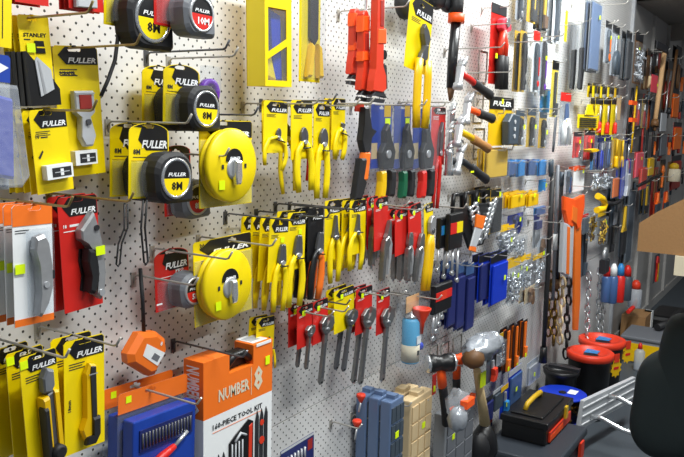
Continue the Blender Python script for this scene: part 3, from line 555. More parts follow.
# ---- pliers row 2
for tip, ds in (((296, 219), 'wire hook above the combination pliers in the second row'), ((325, 216), 'wire hook above the second combination pliers card'), ((343, 208), 'wire hook of the black and orange pliers'), ((356, 208), 'wire hook of the long nose pliers card')): hook(tip, ds, mat='dsteel')
r = pc('combination pliers with yellow handles, left stack of the second row', (270, 219), (289, 216.5), (267, 283), .13, None, (281, 244), (276, 311), 'combo', 4, .026, grp='combination pliers, left stack', spread=.09, fat=.04, sticker=(.6, .3, .012))
r = pc('combination pliers with yellow handles, second stack of the second row', (288, 213), (306, 214), (286, 271), .12, None, (297, 235), (292, 306), 'combo', 2, .03, grp='combination pliers, second stack', spread=.1, fat=.045, sticker=(.6, .3, .012))
r = pc('heavy pliers with black and orange handles on a black card', (308, 210), (324, 211), (307, 262), .12, None, (319, 232), (312, 299), 'combo', 3, .02, grp='black and orange pliers', body='black', col='black', col2='orange', spread=.08, fat=.05)
r = pc('long nose pliers with yellow handles, right of the black and orange pliers', (325, 201), (340, 202), (324, 262), .1, None, (334, 215), (332, 282), 'long', 1, spread=.08, fat=.04)
r = pc('long nose pliers with yellow handles, next to the red locking pliers cards', (350, 201), (366, 201), (349, 256), .11, None, (357, 214), (353, 270), 'long', 3, .022, grp='long nose pliers beside the red cards', spread=.14, fat=.045)
# ---- black and orange nippers, upper row
o1 = .09; a = P(359, 104, o1); t = thing('steel_fixing_pliers', 'black nippers with black and orange grips hanging alone left of the snips', 'pliers', a)
q = lambda px, py: ((P(px, py, o1) - a).x, (P(px, py, o1) - a).z)
MB().box(-.022, .02, -.004, 0, -.02, .0, 'redorange').build('hang_tab', t)
MB().rpoly([q(359, 107), q(363, 107), q(366, 128), q(371, 131), q(366, 138), q(364, 152), q(359, 153), q(356, 140), q(358, 125)], -.02, 0, 'dark', .003).build('jaw', t)
MB().rpoly([q(359, 151), q(365, 152), q(362, 180), q(355, 181)], -.02, -.002, 'orange', .004).build('grip', t)
MB().rpoly([q(354, 158), q(359, 158), q(356, 178), q(359, 182), q(354, 199), q(348, 199)], -.026, -.004, 'rubber', .004).build('grip', t)
# ---- aviation snips
hk = [hook((404, 103.5), 'wire hook of the yellow handled snips', L=.17), hook((422, 104), 'wire hook of the green handled snips', L=.17), hook((442, 105), 'wire hook of the red handled snips', L=.17)]
for k, (xl, xr, cn, pr) in enumerate(((371.5, 392, 'yellow2', 'yellow and black'), (394.5, 411, 'green', 'green and black'), (413.5, 431, 'red', 'red and black'))):
    r, w, h = card('aviation_snips_pack', 'tin snips with %s handles below a clear blister pack with blue card' % pr, 'snips', (xl, 104), (xr, 105), (xl - 1, 169), .08, 'packed tin snips', None, body='blue', style=None, lines=0)
    MB().rect(w * .62, w * .95, -h * .2, -h * .02, 'gold').rect(w * .02, w * .3, -h * .85, -h * .6, 'tan').rect(w * .66, w * .92, -h * .32, -h * .22, 'sticker', -.001).build('print', r)
    MB().rpoly([(w * .45, -h * .4), (w * .6, -h * .3), (w * .75, -h * .55), (w * .95, -h * .75), (w * .85, -h * 1.02), (w * .35, -h * 1.02), (w * .25, -h * .75), (w * .45, -h * .6)], -.02, -.002, 'dark', .004).disc((w * .55, -h * .78), .012, -.024, -.018, 'steel', 14).build('blade', r)
    for u, c_ in ((.2, cn), (.68, 'rubber')): MB().rpoly([(w * u, -h * 1.04), (w * (u + .26), -h * 1.04), (w * (u + .26), -h * 1.3), (w * (u + .2), -h * 1.48), (w * (u - .06), -h * 1.46), (w * (u + .02), -h * 1.2)], -.024, -.004, c_, .005).build('handle', r)
    MB().rpoly([(w * -.04, -h * 1.04), (w * 1.04, -h * 1.04), (w * 1.04, .0), (w * -.04, 0)], -.03, .003, 'clear', .004).build('blister', r)
# ---- long red tin snips
r, w, h = card('tin_snips_card', 'long red tin snips on a red card, right of the red handled snips', 'snips', (432, 107), (446, 107), (430, 166), .08, body='red', hh=.12)
T0 = loc(r, 440, 122, .08); T1 = loc(r, 432.5, 208, .08); T, L = xfm(T0, T1, -.002)
MB().rpoly(_sc([(0, 0), (.035, -.12), (.04, -.3), (.0, -.42), (-.04, -.3), (-.035, -.12)], L), -.012, 0, 'dsteel', .002).disc((0, -.36 * L), .008, -.015, -.01, 'steel').xf(T).build('blade', r)
for sg, e in ((1, .06), (-1, .055)): MB().tube([(0, -.006, -.4 * L), (sg * .05 * L, -.006, -.52 * L), (sg * e * L, -.006, -.8 * L), (sg * e * L, -.006, -L)], .0065, 'red', 8).xf(T).build('handle', r)
# ---- big water pump pliers card
hkb = hook((404, 5), 'wire hook beside the red pipe wrenches, running to the water pump pliers', L=.2)
r, w, h = card('water_pump_pliers_card', 'large water pump pliers with long yellow handles on a yellow card at the top', 'pliers', (411, -8), (435, -6), (404, 66), .14, None, None, hh=.26)
T0 = loc(r, 421, 24, .14); T1 = loc(r, 416, 128, .14); T, L = xfm(T0, T1, -.003, 1.5)
MB().rpoly(_sc([(-.02, -.04), (.0, 0), (.05, -.06), (.075, -.13), (.055, -.2), (.05, -.32), (.02, -.4), (.0, -.32), (.01, -.2), (-.02, -.1)], L), -.014, 0, 'dsteel', .002).xf(T).build('upper_jaw', r)
MB().rpoly(_sc([(.01, -.2), (.045, -.2), (.02, -.27), (-.03, -.38), (-.07, -.38), (-.05, -.29)], L), -.018, -.004, 'dsteel', .002).xf(T).build('lower_jaw', r)
for sg, x0 in ((-1, -.075), (1, .07)): MB().tube([(x0 * .8 * L, -.012, -.34 * L), (x0 * L, -.012, -.5 * L), (x0 * L * 1.0, -.012, -.8 * L), (x0 * L * .8, -.012, -L)], .0125, 'yellow2', 10, .7).xf(T).build('handle', r)
# ---- red pipe wrenches
def pipewrench(label, pts, o, jx):
    a = P(*pts[0], o); t = thing('pipe_wrench', label, 'pipe wrench', a, 'red pipe wrenches'); q = lambda px, py: ((P(px, py, o) - a).x, (P(px, py, o) - a).z)
    (tx, ty), (bx, by) = pts; hw = jx
    MB().rpoly([q(tx - hw * .4, ty), q(tx + hw * .4, ty), q(tx + hw * .62, ty + 3), q(bx + hw * .7, by - 26), q(bx + hw * 1.25, by - 16), q(bx + hw * 1.3, by - 3), q(bx + hw * .6, by), q(bx - hw * 1.3, by - 2), q(bx - hw * 1.1, by - 12), q(bx - hw * .7, by - 24), q(tx - hw * .62, ty + 3)], -.02, 0, 'redorange', .003).build('handle', t)
    for v0, v1 in ((.06, .26), (.5, .62)): MB().rpoly([q(tx - hw * .75, ty + (by - ty) * v0), q(tx + hw * .8, ty + (by - ty) * v0), q(tx + hw * .85, ty + (by - ty) * v1), q(tx - hw * .85, ty + (by - ty) * v1)], -.022, .002, 'hivis', .003).build('sleeve', t)
    MB().rpoly([q(tx - hw * .25, ty + (by - ty) * .28), q(tx + hw * .25, ty + (by - ty) * .28), q(tx + hw * .3, ty + (by - ty) * .48), q(tx - hw * .3, ty + (by - ty) * .48)], -.0215, -.0195, 'dred', .0004).build('web_recess', t)
    MB().rpoly([q(bx - hw * .6, by - 2), q(bx + hw * .9, by - 2), q(bx + hw * 1.6, by + 5), q(bx + hw * .2, by + 3), q(bx - hw * 1.4, by + 3)], -.018, -.003, 'dark', .002).rpoly([q(bx + hw * 1.0, by - 30), q(bx + hw * 1.6, by - 28), q(bx + hw * 1.8, by - 4), q(bx + hw * 1.2, by - 4)], -.016, -.004, 'dark', .002).build('jaw', t)
    MB().rpoly([q(bx - hw * 1.4, by + 4.5), q(bx + hw * 1.3, by + 6.5), q(bx + hw * 1.0, by + 10), q(bx - hw * 1.6, by + 8)], -.018, -.003, 'dark', .002).build('hook_jaw', t)
    MB().disc(q(bx + hw * 1.1, by - 38), .012, -.018, -.002, 'black', 12).build('adjusting_nut', t)
pipewrench('orange red pipe wrench hanging leftmost of three at the top', ((351, 9), (350.5, 76)), .1, 4.2)
pipewrench('orange red pipe wrench hanging between two others at the top', ((359.5, 11), (360, 92)), .13, 4.2)
pipewrench('large orange red pipe wrench, rightmost of three, reaching above the frame', ((375, -35), (373, 93)), .16, 5.2)
a = P(366, -10, .14); t = thing('steel_rod', 'thin grey steel bar hanging between the pipe wrenches', 'bar', a); MB().tube([(0, 0, 0), (P(365, 95, .14) - a)], .004, 'steel', 8).build('bar', t)
# ---- lowest-left single pliers and adjustable wrenches
hw_ = [hook((328, 315), 'wire hook of the leftmost adjustable wrenches', L=.17), hook((343, 310), 'wire hook of the second adjustable wrench', L=.17), hook((345, 303), 'wire hook of the black adjustable wrenches', mat='dsteel', L=.14), hook((382, 294), 'wire hook of the long adjustable wrenches', L=.17), hook((401, 294), 'wire hook of the rightmost adjustable wrench', L=.17)]
r = pc('small yellow pliers on a yellow card just above the tool kit carton', (257, 319), (275, 314), (255, 362), .09, None, (268, 336), (271, 369), 'long', 2, spread=.1)
wc('small chrome adjustable wrench on a red card, leftmost of the wrench row', (297, 308), (313, 304), (297, 350), .1, None, (308, 324), (303.5, 369), n=2, d=.025, grp='small wrenches leftmost of the row')
wc('medium chrome adjustable wrench on a red card, second in the wrench row', (312, 303), (328, 298), (312, 346), .1, None, (325, 314), (318, 384), grp=None)
wc('black finish adjustable wrench on a yellow card in the wrench row', (334, 292), (354, 289.5), (334, 335), .1, None, (350, 308), (341, 371), 'yellow', 2, .025, 'dsteel', 'black wrenches on yellow cards')
wc('long chrome adjustable wrench on a red card, beside the black wrenches', (356, 290), (372.5, 286.5), (355, 336), .1, None, (367, 306), (358, 384), n=2, d=.02, grp='long wrenches on red cards')
wc('chrome adjustable wrench on a narrow red card, rightmost of the wrench row', (377, 291.5), (390, 288), (376, 336), .08, None, (386, 306), (380, 381))
# ---- locking pliers
hl = [hook((404, 205), 'wire hook of the long nose locking pliers', L=.2), hook((421, 209), 'wire hook of the locking pliers cluster', L=.17), hook((462, 207), 'wire hook of the yellow cable cutters', L=.17)]
def lc(label, TL, TR, BL, o, tt, tb, n=1, d=.025, grp=None, long=False):
    r, w, h = card('locking_pliers_card', label, 'pliers', TL, TR, BL, o, grp, None, body='red', hh=.18, lines=2, sticker=(.35, .12, .013)); lockpliers(r, loc(r, *tt, o), loc(r, *tb, o), -.002, long)
    if n > 1: stack(r, n, d, dx=-.001)
lc('chrome locking pliers on a red card, left of the large pair', (367, 198), (378, 198), (367, 250), .1, (374, 206), (370, 268), 2, .03, 'narrow red locking pliers')
lc('large long nose locking pliers on a red card, hanging lowest', (374, 199), (388, 197), (374, 252), .13, (387, 220), (380, 283), long=True)
lc('curved jaw locking pliers on red card, left part of the cluster', (395, 211), (409, 211), (395, 257), .1, (408, 232), (405, 282), 3, .022, 'curved jaw locking pliers')
lc('curved jaw locking pliers on red card touching the yellow cable cutters', (408, 207), (421, 207), (409, 258), .11, (420, 233), (413, 284), 2, .024, 'locking pliers next to cutters')
r, w, h = card('cable_cutter_card', 'long yellow handled cable cutters on a narrow yellow card', 'cutters', (424, 205), (433, 205), (424, 262), .1, None, None, hh=.15, lines=0)
T, L = xfm(loc(r, 430, 215, .1), loc(r, 422, 290, .1), -.003); MB().rpoly(_sc([(0, 0), (.06, -.03), (.075, -.12), (.05, -.22), (0, -.3), (-.06, -.22), (-.08, -.1), (-.05, -.02)], L), -.014, 0, 'cast', .003).disc((0, -.2 * L), .008, -.018, -.012, 'dsteel').xf(T).build('jaw', r)
for sg in (1, -1): MB().tube([(sg * .02 * L, -.008, -.26 * L), (sg * .055 * L, -.008, -.4 * L), (sg * .055 * L, -.008, -.75 * L), (sg * .05 * L, -.008, -L)], [.008, .011, .012, .011], 'yellow2', 8).xf(T).build('handle', r)

# ================================================================== right hand bays
def pframe(x0, x1, y0, y1, o):
    a = P(x0, y0, o); b = P(x1, y0, o); c = P(x0, y1, o); M = Matrix.Translation(a); return M, max(.012, b.x - a.x), max(.01, a.z - c.z)
def item(root, kind, w, h, c1='dark', c2='steel', hp=.0, y=-.002):
    "the thing inside a pack, filling the part of the card below the header"
    t = -h * (hp + .04); b = -h * .97; H_ = t - b; cx = w / 2
    if kind == 'knife':
        MB().rpoly([(w * .4, t), (w * .55, t), (w * .62, t - H_ * .4), (w * .42, t - H_ * .42)], y - .008, y, c2, .001).build('blade', root)
        MB().rpoly([(w * .38, t - H_ * .38), (w * .66, t - H_ * .36), (w * .72, t - H_ * .7), (w * .6, b), (w * .36, b + H_ * .02), (w * .44, t - H_ * .7)], y - .02, y, c1, .003).build('handle', root)
    elif kind == 'tool':
        MB().rpoly([(w * .32, t), (w * .54, t - H_ * .04), (w * .7, t - H_ * .28), (w * .55, t - H_ * .5), (w * .62, b), (w * .3, b), (w * .34, t - H_ * .5), (w * .24, t - H_ * .25)], y - .013, y, c1, .003).build('tool_body', root)
        MB().rpoly([(w * .42, t - H_ * .3), (w * .58, t - H_ * .3), (w * .56, t - H_ * .7), (w * .46, t - H_ * .7)], y - .016, y - .012, c2, .001).disc((cx, t - H_ * .86), w * .16, y - .015, y - .012, c2, 12).build('metal_part', root)
    elif kind == 'blade': MB().rpoly([(w * .35, t), (w * .65, t), (w * .62, b), (w * .38, b)], y - .006, y, c1, .001).rpoly([(w * .35, t - H_ * .7), (w * .8, t - H_ * .72), (w * .75, b), (w * .38, b)], y - .012, y, c2, .002).build('blade', root)
    elif kind == 'bag':
        m = MB(); rd = random.Random(int(w * 1e5)); n_ = 46
        for k in range(n_):
            q = Vector((cx + w * .36 * rd.uniform(-1, 1), y - .01 + rd.uniform(-.006, .006), (t + b) / 2 + H_ * .4 * rd.uniform(-1, 1) - H_ * .04)); d_ = Vector((rd.uniform(-1, 1), rd.uniform(-.3, .3), rd.uniform(-1, 1))).normalized() * w * .09
            m.tube([q - d_, q + d_], [w * .035, w * .02], ('foil', 'lgrey', 'chrome')[k % 3] if c1 == 'foil' else (c1, 'gold')[k % 2], 5)
        m.build('loose_parts', root)
        MB().rpoly([(0, b), (w, b), (w, t), (0, t)], y - .019, y, 'clear', .004).build('bag', root)
    elif kind == 'rods':
        m = MB(); n = 6
        for k in range(n): x = w * (.12 + .76 * k / (n - 1)); m.tube([(x, y - .006, t), (x, y - .006, b + H_ * .05 * k)], min(.005, w * .045), c2, 6)
        m.build('tool_row', root); MB().box(w * .02, w * .98, y - .014, y, t - H_ * .3, t, c1).build('holder', root)
    elif kind == 'brush':
        MB().rpoly([(w * .42, t), (w * .58, t), (w * .66, t - H_ * .4), (w * .9, t - H_ * .52), (w * .1, t - H_ * .52), (w * .34, t - H_ * .4)], y - .014, y, c1, .003).build('handle', root)
        MB().rpoly([(w * .08, t - H_ * .52), (w * .92, t - H_ * .52), (w * .86, b), (w * .14, b)], y - .016, y, c2, .003).build('bristles', root)
    elif kind == 'pliers': pliers(root, (cx, t), (cx, b), y, 'combo', c1, None, c2, spread=.1, fat=.04)
    elif kind == 'snips':
        MB().rpoly([(w * .46, t), (w * .58, t), (w * .7, t - H_ * .3), (w * .56, t - H_ * .48), (w * .4, t - H_ * .46)], y - .01, y, c2, .002).build('blade', root)
        for sg in (-1, 1): MB().tube([(cx, y - .01, t - H_ * .42), (cx + sg * w * .25, y - .01, t - H_ * .6), (cx + sg * w * .22, y - .01, b)], w * .09, c1, 8).build('handle', root)
    elif kind == 'case': MB().rpoly([(w * .06, b), (w * .94, b), (w * .94, t), (w * .06, t)], y - .009, y, c1, .003).build('case', root)
    elif kind == 'driver':
        MB().lathe((cx, y - .013, b), (0, 0, 1), [(min(.011, w * .16), 0), (min(.012, w * .2), H_ * .05), (min(.011, w * .17), H_ * .3), (min(.009, w * .12), H_ * .4)], c1, 12).build('handle', root)
        MB().tube([(cx, y - .013, b + H_ * .38), (cx, y - .013, t)], min(.005, w * .06), c2, 8).build('shaft', root)
    elif kind == 'tube':
        MB().lathe((cx, y - .028, b), (0, 0, 1), [(w * .22, 0), (w * .24, .004), (w * .24, H_ * .62), (w * .14, H_ * .7)], c1, 14).build('tube', root)
        MB().lathe((cx, y - .028, b + H_ * .68), (0, 0, 1), [(w * .18, 0), (w * .16, H_ * .2), (w * .07, H_ * .3)], c2, 12).build('cap', root)
def pk(name, label, cat, x0, x1, y0, y1, o=.1, body='gold', hdr=None, kind=None, c1='dark', c2='steel', n=1, d=.02, grp=None, st=None, hp=.16, cover=None, title=None):
    M, w, h = pframe(x0, x1, y0, y1, o); r = thing(name, label, cat, M, grp)
    if x0 > 510: w *= .78       # the pack's own thickness shows as width at this angle
    if body: MB().box(0, w, 0, .0014, -h, 0, body).build('backing_card', r)
    if hdr:
        m = MB().rpoly([(0, -h * hp), (w, -h * hp), (w, 0), (0, 0)], -.0016, -.0001, hdr, .0004)
        if title: m.text(title, w * .12, -h * hp * .75, h * hp * .42, 'white', -.0022, w=w * .76, shear=.2)
        m.build('header', r)
    if kind: item(r, kind, w, h, c1, c2, hp if hdr else 0)
    if cover: MB().rpoly([(0, -h), (w, -h), (w, -h * (hp if hdr else .02)), (0, -h * (hp if hdr else .02))], -.017, -.001, cover, .003).build('blister', r)
    if st: MB().box(w * st[0], w * st[0] + .018, -.0185, -.0175, -h * st[1] - .018, -h * st[1], 'sticker').build('price_sticker', r)
    if x0 < 650 and name not in ('small_tool_pack', 'trimming_saw_card', 'sealant_tube'):
        q = M.translation; Lh = o + .035; hk_ = thing('display_hook', 'wire hook carrying the ' + ' '.join(label.split()[:12]).rstrip(','), 'hook', (q.x + w * .5, 0, q.z - .008), 'short wire hooks of the right hand bays')
        MB().box(-.005, .005, -.0025, 0, -.022, .004, 'wire').build('back_clip', hk_); MB().tube([(0, -.001, -.016), (0, -.01, 0), (0, -Lh, 0), (0, -Lh - .014, .014)], .0018, 'wire', 6).build('wire', hk_)
    if n > 1: stack(r, n, d)
    return r
def hammer(label, head, end, o, hmat='steel', grip='rubber', neck='red', claw=True, scale=1., name='claw_hammer'):
    "head pixel, handle end pixel; the hammer lies in the plane o with its head standing across the handle"
    a = P(*head, o); b = P(*end, o); t = thing(name, label, 'hammer', a); v = b - a; L = v.length; v.normalize(); nrm = Vector((-v.z, 0, v.x)) 
    if nrm.z < 0: nrm = -nrm
    s = .05 * scale
    MB().tube([v * .0, v * L * .45], [.011 * scale, .012 * scale], neck, 10, .8).build('neck', t)
    MB().tube([v * L * .42, v * L * .46, v * L * .7, v * L * .97, v * L], [.013 * scale, .017 * scale, .015 * scale, .018 * scale, .012 * scale], grip, 10, .8).build('grip', t)
    m = MB().tube([nrm * -s * 1.1, nrm * -s * .75, nrm * -s * .7, nrm * s * .3], [.016 * scale, .016 * scale, .012 * scale, .014 * scale], hmat, 12)
    if claw: 
        for sg in (-1, 1): m.tube([nrm * s * .25, nrm * s * .7 + v * s * .15 + Vector((0, sg * .006, 0)), nrm * s * 1.15 + v * s * .5 + Vector((0, sg * .008, 0))], [.013 * scale, .01 * scale, .003], hmat, 8)
    else: m.tube([nrm * s * .3, nrm * s * .6, nrm * s * .9], [.013 * scale, .016 * scale, .012 * scale], hmat, 12)
    m.build('head', t); return t

# ---- black bar with orange collar, and what hangs behind it at the top edge
o1 = .1; a = P(456, -60, o1); t = thing('bolt_cutters', 'long black tool arm with orange collar and bare steel tip hanging from the top edge', 'bolt cutters', a); f = lambda x, y: P(x, y, o1) - a
MB().tube([f(458, -30), f(457, 5), f(456, 14)], .028, 'rubber', 12, .7).build('grip', t); MB().tube([f(456.5, 14), f(456, 23)], .032, 'hivis', 14, .8).build('collar', t)
MB().tube([f(456, 22), f(452.5, 60), f(451, 88)], [.021, .021, .02], 'black', 12, .7).build('arm', t); MB().tube([f(451, 87), f(450.5, 101)], [.018, .008], 'brown', 10, .7).build('tip', t)
a = P(405, 2, .06); t = thing('work_glove', 'dark padded shape cut by the top frame edge, left of the pump pliers card', 'glove', a); MB().ell((0, 0, 0), (.05, .025, .05), 'dark', 14, .15).ell((.07, -.01, .03), (.06, .02, .035), 'dark', 12, .15, 3).build('palm', t)
a = P(436, -2, .06); t = thing('work_glove', 'dark padded shape cut by the top frame edge, between yellow card and black bar', 'glove', a); MB().ell((0, 0, 0), (.06, .025, .035), 'dark', 14, .15, 4).ell((.06, -.01, -.012), (.04, .02, .025), 'dark', 12, .15, 5).build('palm', t)
# ---- red pliers on red card
r = pk('bolt_cutter_card', 'red bolt cutters with black grips on a long red card under a bare hook', 'bolt cutters', 492, 507, 2, 84, .07, 'red', 'dark', None, hp=.12, st=(.1, .62)); w_ = r.children
M, w, h = pframe(492, 507, 2, 84, .07)
MB().rpoly([(w * .3, -h * .2), (w * .5, -h * .16), (w * .85, -h * .2), (w * .9, -h * .3), (w * .55, -h * .36), (w * .3, -h * .3)], -.03, -.002, 'pinkred', .004).disc((w * .58, -h * .22), .018, -.036, -.03, 'chrome', 14).build('jaw', r)
for u in (.38, .68): MB().tube([(w * .5, -.02, -h * .32), (w * u, -.02, -h * .5), (w * u, -.02, -h * .66)], .013, 'redorange', 8).build('arm', r); MB().tube([(w * u, -.02, -h * .64), (w * u, -.02, -h * .8), (w * (u + .04), -.02, -h * 1.06)], .018, 'rubber', 8).build('grip', r)
# ---- bare hooks and wire hammer racks
for tip, ds, L in (((516, 22), 'bare wire hook with upturned tip crossing the red bolt cutter card', .17), ((500, 46), 'bare straight wire hook just right of the black bar', .2), ((508, 71), 'bare wire hook ending below the red bolt cutter card', .17), ((449, 101), 'wire hook ending beside the tip of the black bar', .17), ((546, 40), 'wire hook carrying the wrapped tools under the top packs', .2), ((558, 108), 'wire hook in front of the brush cards', .17), ((625, 3), 'thin wire hook at the top, right of the tall wrapped pack', .17), ((561, 35), 'wire hook ending beside the yellow saw blade card', .17), ((630, 134), 'wire hook above the gold cards near the red snips', .17), ((600, 172), 'wire hook crossing above the orange trimming card', .17), ((584, 194), 'wire hook above the orange straps', .17), ((558, 222), 'wire hook beside the dark poles', .14), ((380, 420), 'short bare hook low on the board with red cap beside it', .1), ((407, 405), 'wire hook carrying the blue organiser cases', .115), ((424, 402), 'wire hook carrying the cream organiser case', .11), ((357, 427), 'bare hook carrying a red tipped screwdriver', .09)):
    hook(tip, ds, L=L)
def rack(label, x0, x1, y0, y1, o0=.0, dep=.12):
    a = P(x0, y0, o0); b = P(x1, y0, o0); c = P(x0, y1, o0); W = b.x - a.x; Hh = a.z - c.z; t = thing('hammer_rack', label, 'rack', a)
    MB().tube([(0, -.003, 0), (W, -.003, 0), (W, -.003, -Hh), (0, -.003, -Hh), (0, -.003, 0)], .0025, 'wire', 6).build('back_loop', t)
    for x in (0, W): MB().tube([(x, -.003, -Hh * .7), (x, -dep, -Hh * .7), (x, -dep - .004, -Hh * .7 + .02)], .0028, 'wire', 6).build('arm', t)
rack('empty wire hammer rack beneath the bare straight hook', 479, 487, 50, 82, dep=.04)
rack('wire rack behind the hammer with the orange and steel head', 474, 483, 92, 122); rack('wire rack behind the wooden handled hammer', 474, 484, 128, 158)
rack('small wire rack left of the club hammer', 430, 437, 348, 372, dep=.08); rack('wire rack behind the club hammer', 441, 448, 345, 368, dep=.09); rack('wire rack in front of the foil wrapped mallet', 453, 461, 338, 362, dep=.04)
# ---- hammers
hammer('claw hammer with red neck and black grip, topmost of the hanging hammers', (460, 72), (491, 96), .14)
hammer('claw hammer with an orange patch on its steel head, second from top', (467, 108), (493, 119), .13, neck='hivis')
hammer('claw hammer with brown wooden handle and bright steel head', (459, 130), (489, 149), .13, grip='wood', neck='yellow2')
hammer('hammer with plain black grip hanging lowest of the hammer column', (459, 158), (487, 180), .13, neck='dark')
for k, (x, y) in enumerate(((451, 121), (450, 140), (449, 160))):
    a = P(x, y, .04 + .035 * k); t = thing('steel_hammer', ['polished steel hammer hanging topmost behind the wooden handled hammer', 'polished steel hammer hanging between two others left of the racks', 'polished steel hammer hanging lowest left of the black grip hammer'][k], 'hammer', a)
    MB().tube([(0, 0, .035), (0, 0, .02), (0, 0, -.03), (0, 0, -.05)], [.016, .013, .013, .017], 'chrome', 12).build('face', t); MB().tube([(0, 0, .03), (.02, 0, .055), (.045, 0, .06)], [.013, .009, .003], 'chrome', 8).build('claw', t); MB().tube([(0, 0, 0), (.05, -.02, -.01)], .012, 'dark', 8).build('neck', t)
